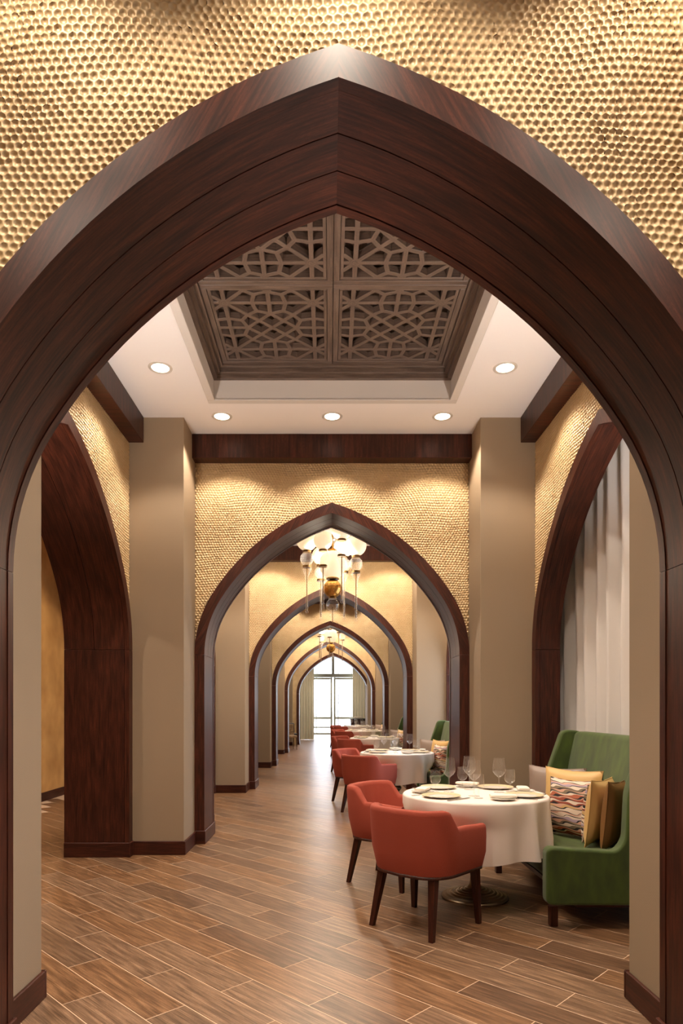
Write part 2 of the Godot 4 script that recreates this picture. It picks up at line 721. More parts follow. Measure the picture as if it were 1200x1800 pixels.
func build_shell() -> void:
	# cross walls with arches
	var hammer := hammered(1.29, 3.349, 1.39)
	var body := wall_with_arch(1.29, 3.349, 1.39, -0.042, -WALL_T + 0.042)
	var first: Node3D
	var names := ["behind the camera", "nearest the camera", "second from the camera", "third from the camera", "fourth from the camera", "fifth from the camera", "framing the far glazed door"]
	for i in FRONTS.size():
		var w := struct("wall_cross_%d" % i, "hammered gold wall above the pointed arch %s" % names[i])
		var mx := 0.14 if i == 6 else 0.0
		w.position = Vector3(mx, 0, -FRONTS[i])
		part("wall_core", body if i < 6 else wall_with_arch(1.29, 3.349, 1.56, -0.042, -WALL_T + 0.042), mats.gold, w)
		var h := part("hammered_face", hammer, mats.gold, w, place_at(0, 0, -0.030))
		h.set_meta("kind", "stuff")
		if i == 0:
			var back := part("hammered_face", hammer, mats.gold, w, Transform3D(Basis(Vector3.UP, PI), Vector3(0, 0, -WALL_T + 0.030)))
			back.set_meta("kind", "stuff")
		for side in 2:
			var z := 0.045 if side == 0 else -WALL_T - 0.045
			var bm := struct("beam_%d" % (i * 2 + side), "dark timber beam along the ceiling over the arch %s" % names[i])
			bm.position = Vector3(mx, 0, -FRONTS[i])
			part("beam_board", beam_mesh(2.78), mats.timber1, bm, Transform3D(Basis(Vector3.UP, 0.0 if side == 0 else PI), Vector3(0, 3.98, z)))
		var t: Node3D
		if first == null:
			first = struct("trim_%d" % i)
			arch_lining(first, 1.29, 3.349, WALL_T, 3, true)
			t = first
		else:
			t = first.duplicate()
			t.name = "trim_%d" % i
			add_child(t)
		t.position = Vector3(mx, 0, -FRONTS[i])
		tag(t, "dark timber lining of the pointed arch %s" % names[i])
		# pillars on both sides
		for s in [-1, 1]:
			var deep := 2.5 if s < 0 else 2.13
			var lo := Vector3(minf(1.39 * s, deep * s), 0, -(FRONTS[i] + WALL_T + 0.48))
			var hi := Vector3(maxf(1.39 * s, deep * s), CEIL, -(FRONTS[i] - 0.48))
			var p := struct("pillar_%d" % (i * 2 + (1 if s > 0 else 0)), "beige papered pillar on the %s of the arch %s" % ["right" if s > 0 else "left", names[i]])
			block("shaft", lo, hi, mats.paper, p, 0.003)
			# skirting boards on the faces that look into the bays
			var x0: float = 1.39 * s
			for e in [0, 1]:
				var zf := hi.z if e == 0 else lo.z
				var out := 0.018 if e == 0 else -0.018
				block("baseboard", Vector3(minf(x0 - 0.018 * s, 1.9 * s), 0, minf(zf, zf + out)), Vector3(maxf(x0 - 0.018 * s, 1.9 * s), 0.13, maxf(zf, zf + out)), mats.timber1, p, 0.004)
				var za: float = hi.z if e == 0 else -(FRONTS[i] + WALL_T) - 0.012
				var zb: float = -FRONTS[i] + 0.012 if e == 0 else lo.z
				block("baseboard", Vector3(minf(x0, x0 - 0.018 * s), 0, minf(za, zb)), Vector3(maxf(x0, x0 - 0.018 * s), 0.13, maxf(za, zb)), mats.timber1, p, 0.004)
	# side walls with arches, bays 0 to 5
	var ham2 := hammered(1.4, 3.375, 1.5)
	var body_l := wall_with_arch(1.4, 3.375, 1.5, -0.042, -0.56)
	var body_r := wall_with_arch(1.4, 3.375, 1.5, -0.042, -0.23)
	var tl: Node3D
	var tright: Node3D
	for i in 6:
		var mid := bay_mid(i)
		for s in [-1, 1]:
			var w := struct("wall_%s_%d" % ["left" if s < 0 else "right", i], "hammered gold wall over the %s side arch of bay %d from the camera" % ["left" if s < 0 else "right", i])
			w.position = Vector3(1.87 * s, 0, -mid)
			w.rotation.y = PI / 2 if s < 0 else -PI / 2
			part("wall_core", body_l if s < 0 else body_r, mats.gold, w)
			var h := part("hammered_face", ham2, mats.gold, w, place_at(0, 0, -0.030))
			h.set_meta("kind", "stuff")
			var t: Node3D
			var seen_one: Node3D = tl if s < 0 else tright
			var called := "trim_%d" % (10 + i * 2 + (1 if s > 0 else 0))
			if seen_one == null:
				t = struct(called)
				arch_lining(t, 1.4, 3.375, 0.6 if s < 0 else 0.23, 2 if s < 0 else 1, false)
				if s < 0:
					tl = t
				else:
					tright = t
			else:
				t = seen_one.duplicate()
				t.name = called
				add_child(t)
			t.transform = w.transform
			tag(t, "dark timber lining of the %s side arch in bay %d from the camera" % ["left" if s < 0 else "right", i])
			var bm := struct("beam_%d" % (20 + i * 2 + (1 if s > 0 else 0)), "dark timber beam along the ceiling over the %s side arch of bay %d" % ["left" if s < 0 else "right", i])
			bm.transform = w.transform
			part("beam_board", beam_mesh(3.0), mats.timber1, bm, place_at(0, 3.98, 0.03))
	# outer shell
	var wl := struct("wall_aisle", "ochre plaster wall of the side aisle beyond the left arches")
	block("plaster", Vector3(-4.4, 0, -29.0), Vector3(-4.25, CEIL, 3.0), mats.ochre, wl)
	block("baseboard", Vector3(-4.25, 0, -29.0), Vector3(-4.23, 0.13, 3.0), mats.timber1, wl, 0.004)
	var wb := struct("wall_back", "plain beige wall behind the camera")
	block("plaster", Vector3(-4.4, 0, 2.6), Vector3(2.95, CEIL, 2.75), mats.paper, wb)
	var we := struct("wall_end", "beige end wall around the far glazed door")
	block("plaster", Vector3(-4.4, 0, -28.75), Vector3(-1.55, CEIL, -28.6), mats.paper, we)
	block("plaster", Vector3(1.55, 0, -28.75), Vector3(2.95, CEIL, -28.6), mats.paper, we)
	block("plaster", Vector3(-1.55, 3.7, -28.75), Vector3(1.55, CEIL, -28.6), mats.paper, we)
	var wr := struct("wall_window_side", "outer wall behind the curtained right arches")
	block("plaster", Vector3(2.8, 3.5, -28.75), Vector3(2.95, CEIL, 2.75), mats.paper, wr)
	var from := 2.75
	for i in 6:
		var mid := -bay_mid(i)
		block("plaster", Vector3(2.8, 0, mid + 1.3), Vector3(2.95, 3.5, from), mats.paper, wr)
		from = mid - 1.3
		var win := struct("window_%d" % (i + 1), "tall window behind the right arch of bay %d" % i)
		block("window_pane", Vector3(2.87, 0.05, mid - 1.26), Vector3(2.876, 3.46, mid + 1.26), mats.pane, win)
		for k in 3:
			block("window_frame", Vector3(2.84, 0, mid - 1.3 + k * 1.27), Vector3(2.91, 3.5, mid - 1.3 + k * 1.27 + 0.06), mats.frame_grey, win, 0.003)
		for y in [0.0, 2.5, 3.44]:
			block("window_frame", Vector3(2.845, y, mid - 1.24), Vector3(2.905, y + 0.06, mid + 1.24), mats.frame_grey, win, 0.003)
	block("plaster", Vector3(2.8, 0, -28.75), Vector3(2.95, 3.5, from), mats.paper, wr)
	# ceiling
	var cl := struct("ceiling", "smooth white ceiling with recessed downlights")
	var m1 := bay_mid(1)
	var cx := 1.08
	var cz := 1.18
	block("ceiling_panel", Vector3(-4.4, CEIL, -m1 + cz), Vector3(2.95, CEIL + 0.1, 2.75), mats.white, cl)
	block("ceiling_panel", Vector3(-4.4, CEIL, -28.75), Vector3(2.95, CEIL + 0.1, -m1 - cz), mats.white, cl)
	block("ceiling_panel", Vector3(-4.4, CEIL, -m1 - cz), Vector3(-cx, CEIL + 0.1, -m1 + cz), mats.white, cl)
	block("ceiling_panel", Vector3(cx, CEIL, -m1 - cz), Vector3(2.95, CEIL + 0.1, -m1 + cz), mats.white, cl)

# a beam board whose front looks to +z, grain upright
func beam_mesh(len: float) -> ArrayMesh:
	var key := "beam%f" % len
	if not cache.has(key):
		var b := Builder.new()
		b.cbox(Transform3D.IDENTITY, Vector3(len, 0.24, 0.15), 0.004)
		for k in b.t.size():
			b.t[k] = Vector2(b.t[k].y * 0.6, b.t[k].x * 0.5)
		cache[key] = b.mesh()
	return cache[key]

func build_floor() -> void:
	var fl := struct("floor", "wood-look tile planks laid on the diagonal with pale joints")
	block("grout_bed", Vector3(-4.4, -0.12, -28.75), Vector3(2.95, -0.0005, 2.75), mats.grout, fl)
	var pl := 0.813
	var pw := 0.2
	var e := Vector3(1, 0, 1).normalized()      # along a plank (to the right and towards the camera)
	var f := Vector3(1, 0, -1).normalized()     # across the planks
	var kinds := []
	for k in 10:
		var b := Builder.new()
		b.cbox(Transform3D.IDENTITY, Vector3(pl - 0.0038, 0.01, pw - 0.0038), 0.0006)
		var off := Vector2(rng.randf(), rng.randf())
		for j in b.t.size():
			var p := b.v[j]
			b.t[j] = Vector2(p.x * 0.62 * (1.0 if k % 2 else -1.0), p.z * 1.25) + off
		kinds.append(b)
	var shapes := []
	for b in kinds:
		shapes.append(b.mesh())
	var basis := Basis(e, Vector3.UP, e.cross(Vector3.UP))
	var all := []
	var u0 := -2.592
	var v0 := 1.65
	for j in range(-14, 160):
		var vc := v0 + (j + 0.5) * pw
		var shift := 0.0 if j % 2 else pl * 0.5
		for i in range(-40, 16):
			var uc := u0 + shift + (i + 0.5) * pl
			# u along (X, -d), v along (X, d)
			var x := (uc + vc) / sqrt(2.0)
			var d := (vc - uc) / sqrt(2.0)
			x -= 0.03
			if x < -4.05 or x > 2.6 or d < -2.4 or d > 28.3:
				continue
			var sx := 578.0 + (x + 0.03) * FOCAL / maxf(d, 0.5)
			var shows := d > 2.45 and sx > -120 and sx < 1320 and absf(x) < (2.3 if d > 2.9 and d < 6.3 else 1.5)
			all.append([0 if shows else 1, d, x])
	all.sort_custom(func(a, b): return a[0] < b[0] if a[0] != b[0] else a[1] < b[1])
	var rest := Builder.new()
	for k in all.size():
		var at := Transform3D(basis, Vector3(all[k][2], -0.005, -all[k][1]))
		var w: int = rng.randi() % 10
		if k < 298:
			part("plank", shapes[w], mats["plank%d" % (rng.randi() % 4)], fl, at)
		else:
			var b: Builder = kinds[w]
			var base := rest.v.size()
			for q in b.v:
				rest.v.append(at * q)
			for q in b.n:
				rest.n.append(at.basis * q)
			rest.t.append_array(b.t)
			for q in b.ix:
				rest.ix.append(base + q)
	var o := part("far_planks", rest.mesh(), mats.plank2, fl)
	o.set_meta("kind", "stuff")

# ------------------------------------------------------------------ coffer with pierced panels
func clip(a: Vector2, b: Vector2, lo: Vector2, hi: Vector2) -> Array:
	var t0 := 0.0
	var t1 := 1.0
	var d := b - a
	for ax in 2:
		for sg in 2:
			var p := -d[ax] if sg == 0 else d[ax]
			var q := a[ax] - lo[ax] if sg == 0 else hi[ax] - a[ax]
			if absf(p) < 1e-9:
				if q < 0:
					return []
			elif p < 0:
				t0 = maxf(t0, q / p)
			else:
				t1 = minf(t1, q / p)
	if t0 >= t1:
		return []
	return [a + d * t0, a + d * t1]

func pierced_panel(w: float, h: float, su: float, sv: float) -> ArrayMesh:
	# star hubs on a square grid of period su x sv, each with eight rays, a sixteen-sided ring and links between the rings
	var b := Builder.new()
	var lo := Vector2(-w, -h) * 0.5
	var hi := -lo
	var segs := []
	for i in range(-1, 2):
		for j in range(-1, 2):
			var o := Vector2(i - 0.5, j - 0.5)
			segs.append([o, o + Vector2(1, 0)])
			segs.append([o, o + Vector2(0, 1)])
			segs.append([o, o + Vector2(1, 1)])
			segs.append([o + Vector2(1, 0), o + Vector2(0, 1)])
			for q in 4:
				var tw := func(p: Vector2) -> Vector2: return p.rotated(q * PI / 2)
				for m in [1.0, -1.0]:
					var pb := Vector2(0.31, 0)
					var pc := Vector2(0.345, 0.155 * m)
					var pa := Vector2(0.235, 0.235 * m)
					var pm := Vector2(0.5, 0.21 * m)
					segs.append([o + tw.call(pb), o + tw.call(pc)])
					segs.append([o + tw.call(pc), o + tw.call(pa)])
					segs.append([o + tw.call(pc), o + tw.call(pm)])
					if q < 2:
						segs.append([o + tw.call(pm), o + tw.call(Vector2(0.5, 0))])
			var mid := o + Vector2(0.5, 0.5)
			var dm := [Vector2(0, -0.29), Vector2(0.29, 0), Vector2(0, 0.29), Vector2(-0.29, 0)]
			for q in 4:
				segs.append([mid + dm[q], mid + dm[(q + 1) % 4]])
	var done := {}
	for s in segs:
		var c := clip(s[0] * Vector2(su, sv), s[1] * Vector2(su, sv), lo, hi)
		if c.is_empty():
			continue
		var m: Vector2 = (c[0] + c[1]) * 0.5
		var len: float = c[0].distance_to(c[1])
		var key := Vector3i(int(round(m.x * 400)), int(round(m.y * 400)), int(round(fposmod((c[1] - c[0]).angle(), PI) * 60.0)))
		if done.has(key) or len < 0.004:
			continue
		done[key] = true
		var dir: Vector2 = (c[1] - c[0]).normalized()
		var bs := Basis(Vector3(dir.x, 0, dir.y), Vector3.UP, Vector3(-dir.y, 0, dir.x))
		b.cbox(Transform3D(bs, Vector3(m.x, 0, m.y)), Vector3(len + 0.012, 0.05, 0.033), 0.002)
	for i in 2:
		for j in 2:
			var c := Vector3((i - 0.5) * su, 0, (j - 0.5) * sv)
			b.lathe([Vector2(0, -0.0252), Vector2(0.042, -0.0252), Vector2(0.042, -0.0252), Vector2(0.042, 0.025)], 16, place_at(c.x, c.y, c.z))
	return b.mesh()

func frame_ring(o: Node3D, called: String, hx: float, hz: float, wide: float, y0: float, y1: float, mat: Material) -> void:
	# four boards around a rectangle, inner half size hx - wide
	block(called, Vector3(-hx, y0, hz - wide), Vector3(hx, y1, hz), mat, o, 0.003)
	block(called, Vector3(-hx, y0, -hz), Vector3(hx, y1, -hz + wide), mat, o, 0.003)
	block(called, Vector3(-hx, y0, -hz + wide), Vector3(-hx + wide, y1, hz - wide), mat, o, 0.003)
	block(called, Vector3(hx - wide, y0, -hz + wide), Vector3(hx, y1, hz - wide), mat, o, 0.003)

func build_coffer() -> void:
	var o := thing("ceiling_coffer", "dark timber ceiling coffer with pierced star lattice panels in stepped frames", "ceiling coffer", Vector3(0, CEIL, -bay_mid(1)))
	frame_ring(o, "rim", 1.1, 1.2, 0.065, -0.016, -0.0005, mats.fascia)
	frame_ring(o, "fascia", 1.08, 1.18, 0.035, 0.0, 0.2, mats.fascia)
	for k in 3:
		frame_ring(o, "moulding", 1.06 - k * 0.03, 1.16 - k * 0.03, 0.05, 0.165 + k * 0.036, 0.345, mats.lattice)
	block("backing_board", Vector3(-1.06, 0.345, -1.16), Vector3(1.06, 0.38, 1.16), mats.lattice, o)
	var hx := 0.95
	var hz := 1.05
	var yl := 0.29
	for i in [-1, 1]:
		for j in [-1, 1]:
			var cxx: float = i * hx * 0.5
			var czz: float = j * hz * 0.5
			var p := Node3D.new()
			p.name = "pierced_panel"
			o.add_child(p, true)
			p.position = Vector3(cxx, yl, czz)
			var w := hx - 0.004
			var h := hz - 0.004
			var key := "pierced"
			if not cache.has(key):
				cache[key] = pierced_panel(w - 0.13, h - 0.13, 0.655, 0.62)
			part("lattice", cache[key], mats.lattice, p)
			frame_ring(p, "stile", w * 0.5, h * 0.5, 0.042, -0.032, 0.05, mats.lattice)
			frame_ring(p, "stile", w * 0.5 - 0.044, h * 0.5 - 0.044, 0.024, -0.026, 0.05, mats.lattice)

# ------------------------------------------------------------------ lamps
func downlight(at: Vector3, label: String, energy := 1.0) -> void:
	var o: Node3D
	if cache.has("downlight"):
		o = copy_of(cache.downlight, label, at, 0.0, "recessed ceiling downlights")
	else:
		o = thing("downlight", label, "downlight", at, 0.0, "recessed ceiling downlights")
		var b := Builder.new()
		b.lathe([Vector2(0.07, 0.0), Vector2(0.072, -0.004), Vector2(0.085, -0.007), Vector2(0.094, -0.004), Vector2(0.096, 0.0)], 28)
		part("trim_ring", b.mesh(), mats.ring, o)
		var l := Builder.new()
		l.lathe([Vector2(0.0, -0.003), Vector2(0.05, -0.003), Vector2(0.07, -0.0015), Vector2(0.071, 0.0)], 24)
		part("lamp_lens", l.mesh(), mats.lens, o)
		cache.downlight = o
	var s := SpotLight3D.new()
	s.name = numbered("downlight_beam")
	s.light_color = LIGHT_TINT
	s.light_energy = DOWN_ENERGY * energy
	s.light_size = 0.03
	s.spot_angle = 58.0
	s.spot_angle_attenuation = 0.35
	s.spot_range = 40.0
	s.spot_attenuation = 2.0
	s.shadow_enabled = true
	add_child(s)
	s.position = at + Vector3(0, -0.02, 0)
	s.rotation.x = -PI / 2

const LIGHT_TINT := Color(1.0, 0.93, 0.85)
const DOWN_ENERGY := 1.9

func build_downlights() -> void:
	var where := ["over the camera", "in the first bay", "in the second bay", "in the third bay", "in the fourth bay", "in the fifth bay"]
	for i in 6:
		var mid := bay_mid(i)
		var half: float = (FRONTS[i + 1] - FRONTS[i] - WALL_T) * 0.5
		for k in 3:
			var side: String = ["left", "middle", "right"][k]
			downlight(Vector3(-1.03 + 1.03 * k, CEIL, -(mid + half - 0.5)), "round recessed downlight %s, %s of the row at the far wall" % [where[i], side], 0.8 if i == 0 else 1.0)
			if i == 1:
				downlight(Vector3(-1.03 + 1.03 * k, CEIL, -(mid - half + 0.5)), "round recessed downlight %s, %s of the row at the near wall" % [where[i], side])
		for s in [-1, 1]:
			for e in ([-1, 1] if i < 2 else [0]):
				downlight(Vector3(1.38 * s, CEIL, -(mid + 0.62 * e)), "round recessed downlight %s by the %s wall%s" % [where[i], "left" if s < 0 else "right", ["", ", farther of the pair", ", nearer of the pair"][e]], 1.0 if i < 2 else 1.5)
	for k in 2:
		downlight(Vector3(-0.9 + 1.8 * k, CEIL, -26.8), "round recessed downlight by the far glazed door, %s" % ["left", "right"][k], 1.5)
	for k in 3:
		downlight(Vector3(-3.3, CEIL, -[1.0, 4.4, 8.4][k]), "round recessed downlight in the left side aisle, %s" % ["beside the camera", "beside the first bay", "beside the second bay"][k], 1.5)

func ball(b: Builder, r: float, y: float, at: Transform3D, cut := 0.12, seg := 20) -> void:
	var p := []
	for k in 13:
		var a := lerpf(-PI / 2 + cut, PI / 2 - cut, k / 12.0)
		p.append(Vector2(r * cos(a), y + r * sin(a)))
	b.lathe(p, seg, at)

func pendant_meshes(kind: int) -> Dictionary:
	# an outer pendant: lit globe, collar, clear ball, collar, flared cup and a long glass spike around a dark rod; y = 0 at the centre of the lit globe
	var d := {}
	var rg: float = [0.15, 0.13, 0.145][kind]
	var r2 := 0.095
	var b := Builder.new()
	ball(b, rg, 0.0, Transform3D.IDENTITY)
	d.globe = b.mesh()
	b = Builder.new()
	ball(b, r2, -rg - r2 - 0.015, Transform3D.IDENTITY)
	d.clear = b.mesh()
	var y2 := -rg - 2 * r2 - 0.03
	d.collars = []
	for y in [-rg - 0.008, y2]:
		b = Builder.new()
		b.lathe([Vector2(0, y - 0.014), Vector2(0.058, y - 0.014), Vector2(0.058, y - 0.014), Vector2(0.06, y), Vector2(0.058, y + 0.014), Vector2(0.058, y + 0.014), Vector2(0, y + 0.014)], 18)
		d.collars.append(b.mesh())
	b = Builder.new()
	var tip: float = [-0.98, -0.9, -1.02][kind]
	b.lathe([Vector2(0.012, tip), Vector2(0.014, tip + 0.02), Vector2(0.016, y2 - 0.3), Vector2(0.022, y2 - 0.14), Vector2(0.05, y2 - 0.07), Vector2(0.075, y2 - 0.03), Vector2(0.055, y2 - 0.012)], 14)
	ball(b, 0.022, tip - 0.015, Transform3D.IDENTITY, 0.1, 12)
	d.spike = b.mesh()
	b = Builder.new()
	b.tube([Vector3(0, tip + 0.02, 0), Vector3(0, y2, 0)], [0.008], 6)
	d.rod = b.mesh()
	return d

func build_chandelier(depth: float, label: String) -> void:
	var ctr := Vector3(0.02, 3.39, -depth)
	var o: Node3D
	if cache.has("chandelier"):
		o = copy_of(cache.chandelier, label, ctr, 0.4, "globe chandeliers in alternate bays")
	else:
		o = thing("chandelier", label, "chandelier", ctr, 0.0, "globe chandeliers in alternate bays")
		cache.chandelier = o
		var b := Builder.new()
		b.lathe([Vector2(0, 0.68), Vector2(0.24, 0.68), Vector2(0.24, 0.68), Vector2(0.24, 0.705), Vector2(0.22, 0.71)], 32)
		part("ceiling_canopy", b.mesh(), mats.brass, o)
		b = Builder.new()
		var pr := [Vector2(0.07, -0.19), Vector2(0.12, -0.17), Vector2(0.165, -0.1), Vector2(0.185, 0.0), Vector2(0.175, 0.08), Vector2(0.13, 0.15), Vector2(0.07, 0.17)]
		b.lathe(pr, 32)
		part("lit_globe", b.mesh(), mats.globe, o)
		b = Builder.new()
		b.lathe([Vector2(0, 0.168), Vector2(0.07, 0.168), Vector2(0.07, 0.168), Vector2(0.06, 0.2), Vector2(0.012, 0.21), Vector2(0.012, 0.69)], 20)
		part("stem", b.mesh(), mats.brass, o)
		b = Builder.new()
		b.lathe([Vector2(0, -0.22), Vector2(0.088, -0.22), Vector2(0.088, -0.22), Vector2(0.09, -0.2), Vector2(0.07, -0.188)], 24)
		part("collar", b.mesh(), mats.bronze, o)
		b = Builder.new()
		ball(b, 0.128, -0.345, Transform3D.IDENTITY, 0.1, 28)
		part("gilded_ball", b.mesh(), mats.gilt, o)
		b = Builder.new()
		b.lathe([Vector2(0, -0.49), Vector2(0.055, -0.49), Vector2(0.055, -0.49), Vector2(0.058, -0.475), Vector2(0.03, -0.465)], 20)
		part("collar", b.mesh(), mats.bronze, o)
		b = Builder.new()
		ball(b, 0.092, -0.575, Transform3D.IDENTITY)
		ball(b, 0.045, -0.71, Transform3D.IDENTITY)
		ball(b, 0.022, -0.78, Transform3D.IDENTITY)
		part("clear_ball", b.mesh(), mats.glass, o)
		b = Builder.new()
		b.tube([Vector3(0, -0.82, 0), Vector3(0, -0.6, 0)], [0.006], 6)
		part("rod", b.mesh(), mats.bronze, o)
		var set := [pendant_meshes(0), pendant_meshes(1), pendant_meshes(2)]
		# angle, reach, height of the lit globe, kind
		for q in [[0.18, 0.33, 0.24, 2], [1.15, 0.3, 0.42, 0], [2.1, 0.26, 0.27, 1], [3.0, 0.36, 0.32, 0], [4.2, 0.34, 0.18, 1], [5.3, 0.3, 0.3, 2]]:
			var at := place_at(cos(q[0]) * q[1], q[2], sin(q[0]) * q[1])
			var p := Node3D.new()
			p.name = "pendant"
			o.add_child(p, true)
			p.transform = at
			var s: Dictionary = set[q[3]]
			part("lit_globe", s.globe, mats.globe, p)
			part("clear_ball", s.clear, mats.glass, p)
			for cm in s.collars:
				part("collar", cm, mats.bronze, p)
			part("glass_spike", s.spike, mats.glass, p)
			part("rod", s.rod, mats.bronze, p)
			var hb := Builder.new()
			hb.tube([Vector3(0, 0.13, 0), Vector3(0, 0.69 - q[2], 0)], [0.008], 6)
			part("hanger", hb.mesh(), mats.brass, p)
	var l := OmniLight3D.new()
	l.name = numbered("chandelier_glow")
	l.light_color = Color(1.0, 0.92, 0.82)
	l.light_energy = CHANDELIER_ENERGY
	l.light_size = 0.12
	l.omni_range = 40.0
	l.omni_attenuation = 2.0
	l.shadow_enabled = true
	add_child(l)
	l.position = ctr

const CHANDELIER_ENERGY := 4.0

# ------------------------------------------------------------------ furniture
func make_chair() -> Node3D:
	var o := thing("dining_chair", "", "chair")
	# plan of the shell, from the right arm's front round the back to the left arm's front; the chair faces +z
	var plan := []
	for k in 9:
		plan.append(Vector2(0.305, lerpf(0.27, -0.06, k / 8.0)))
	for k in range(1, 12):
		var a := PI / 2 * k / 12.0
		plan.append(Vector2(0.305 - 0.2 + 0.2 * cos(a), -0.06 - 0.22 * sin(a)))
	for k in 5:
		plan.append(Vector2(lerpf(0.105, 0.0, k / 4.0), -0.28 - 0.012 * k / 4.0))
	var m := plan.size()
	for k in range(m - 2, -1, -1):
		plan.append(Vector2(-plan[k].x, plan[k].y))
	var rows := []
	var run := 0.0
	for k in plan.size():
		var q: Vector2 = plan[k]
		var prev: Vector2 = plan[maxi(k - 1, 0)]
		var next: Vector2 = plan[mini(k + 1, plan.size() - 1)]
		var dir := (next - prev).normalized()
		var inn := Vector2(dir.y, -dir.x)         # towards the inside
		if inn.dot(-q) < 0:
			inn = -inn
		# height: arm level, then a steep rise to the back
		var zz := q.y
		var rise := smoothstep(-0.055, -0.13, zz)
		var top := 0.64 + 0.012 * smoothstep(0.27, 0.0, zz) + 0.113 * rise
		var lean := 0.035 * rise
		var bot := 0.372
		var row := PackedVector3Array()
		var taper := 0.9
		var th := 0.062 + 0.01 * rise
		for s in [[0.0, bot, 0.03], [0.0, bot, 0.0], [0.0, lerpf(bot, top, 0.35), -0.012], [0.0, lerpf(bot, top, 0.7), -0.006], [0.0, top - 0.03, 0.0], [0.0, top - 0.008, 0.007], [0.0, top, 0.022], [0.0, top, th - 0.022], [0.0, top - 0.008, th - 0.007], [0.0, top - 0.03, th], [0.0, lerpf(bot, top, 0.6), th + 0.004], [0.0, 0.43, th + 0.012], [0.0, bot, th + 0.012]]:
			var hfr: float = clampf((s[1] - bot) / (0.79 - bot), 0.0, 1.0)
			var sc := lerpf(taper, 1.0, pow(hfr, 0.7))
			var p: Vector2 = Vector2(q.x * sc, q.y * lerpf(0.93, 1.0, hfr)) + inn * s[2]
			row.append(Vector3(p.x, s[1], p.y - lean * hfr))
		rows.append(row)
	var b := Builder.new()
	b.grid(rows, false, true)
	for e in [0, rows.size() - 1]:
		var r: PackedVector3Array = rows[e]
		var c := Vector3.ZERO
		for p in r:
			c += p
		c /= r.size()
		for k in r.size():
			var a := r[k]
			var d := r[(k + 1) % r.size()]
			if e == 0:
				b.tri(c, d, a)
			else:
				b.tri(c, a, d)
	part("shell", b.mesh(), mats.red, o)
	# seat pad
	var pad := []
	for k in 9:
		var f := k / 8.0
		var row := PackedVector3Array()
		var y := 0.0
		var inset := 0.0
		match k:
			0: y = 0.37; inset = 0.02
			1: y = 0.37; inset = 0.0
			2: y = 0.39; inset = -0.004
			3: y = 0.43; inset = -0.004
			4: y = 0.452; inset = 0.004
			5: y = 0.464; inset = 0.02
			6: y = 0.47; inset = 0.06
			7: y = 0.474; inset = 0.14
			8: y = 0.475; inset = 0.23
		for j in 28:
			var a := TAU * j / 28
			var hx := 0.235 - inset
			var hz := 0.25 - inset
			var ex := 0.32
			var px := signf(cos(a)) * pow(absf(cos(a)), ex) * hx
			var pz := signf(sin(a)) * pow(absf(sin(a)), ex) * hz + 0.025
			row.append(Vector3(px, y, pz))
		pad.append(row)
	b = Builder.new()
	b.grid(pad, true)
	b.mesh()
	part("seat", b.mesh(), mats.red, o)
	# timber rail under the shell
	var inn2 := []
	b = Builder.new()
	var r0 := []
	for k in plan.size():
		var q: Vector2 = plan[k]
		var row := PackedVector3Array()
		for s in [[0.875, 0.352], [0.895, 0.352], [0.9, 0.373], [0.78, 0.373], [0.78, 0.352], [0.875, 0.352]]:
			row.append(Vector3(q.x * s[0], s[1], q.y * (s[0] + 0.03)))
		r0.append(row)
	b.grid(r0, false, true)
	b.smooth(1.0)
	part("rail", b.mesh(), mats.leg, o)
	b = Builder.new()
	b.cbox(place_at(0, 0.361, 0.235), Vector3(0.5, 0.022, 0.025), 0.002)
	part("rail", b.mesh(), mats.leg, o)
	for s in [-1, 1]:
		for fr in [0, 1]:
			var topc := Vector3(0.235 * s, 0.36, 0.225) if fr else Vector3(0.19 * s, 0.36, -0.175)
			var foot := Vector3(0.25 * s, 0.0, 0.245) if fr else Vector3(0.225 * s, 0.0, -0.245)
			var leg := Builder.new()
			var lr := []
			for k in 4:
				var f: float = [0.0, 0.0, 1.0, 1.0][k]
				var hw := lerpf(0.0145, 0.024, f)
				var c := foot.lerp(topc, f)
				var row := PackedVector3Array()
				if k == 0 or k == 3:
					hw *= 0.02
				for q in [[-1, -1], [1, -1], [1, 1], [-1, 1]]:
					row.append(c + Vector3(hw * q[0], 0, hw * q[1]))
				lr.append(row)
			for k in 3:
				for j in 4:
					var j2 := (j + 1) % 4
					leg.quad(lr[k][j2], lr[k][j], lr[k + 1][j], lr[k + 1][j2], Vector2(0, j2 * 0.04), Vector2(0, j * 0.04), Vector2(0.36, j * 0.04), Vector2(0.36, j2 * 0.04))
			part("leg", leg.mesh(), mats.leg, o)
	return o

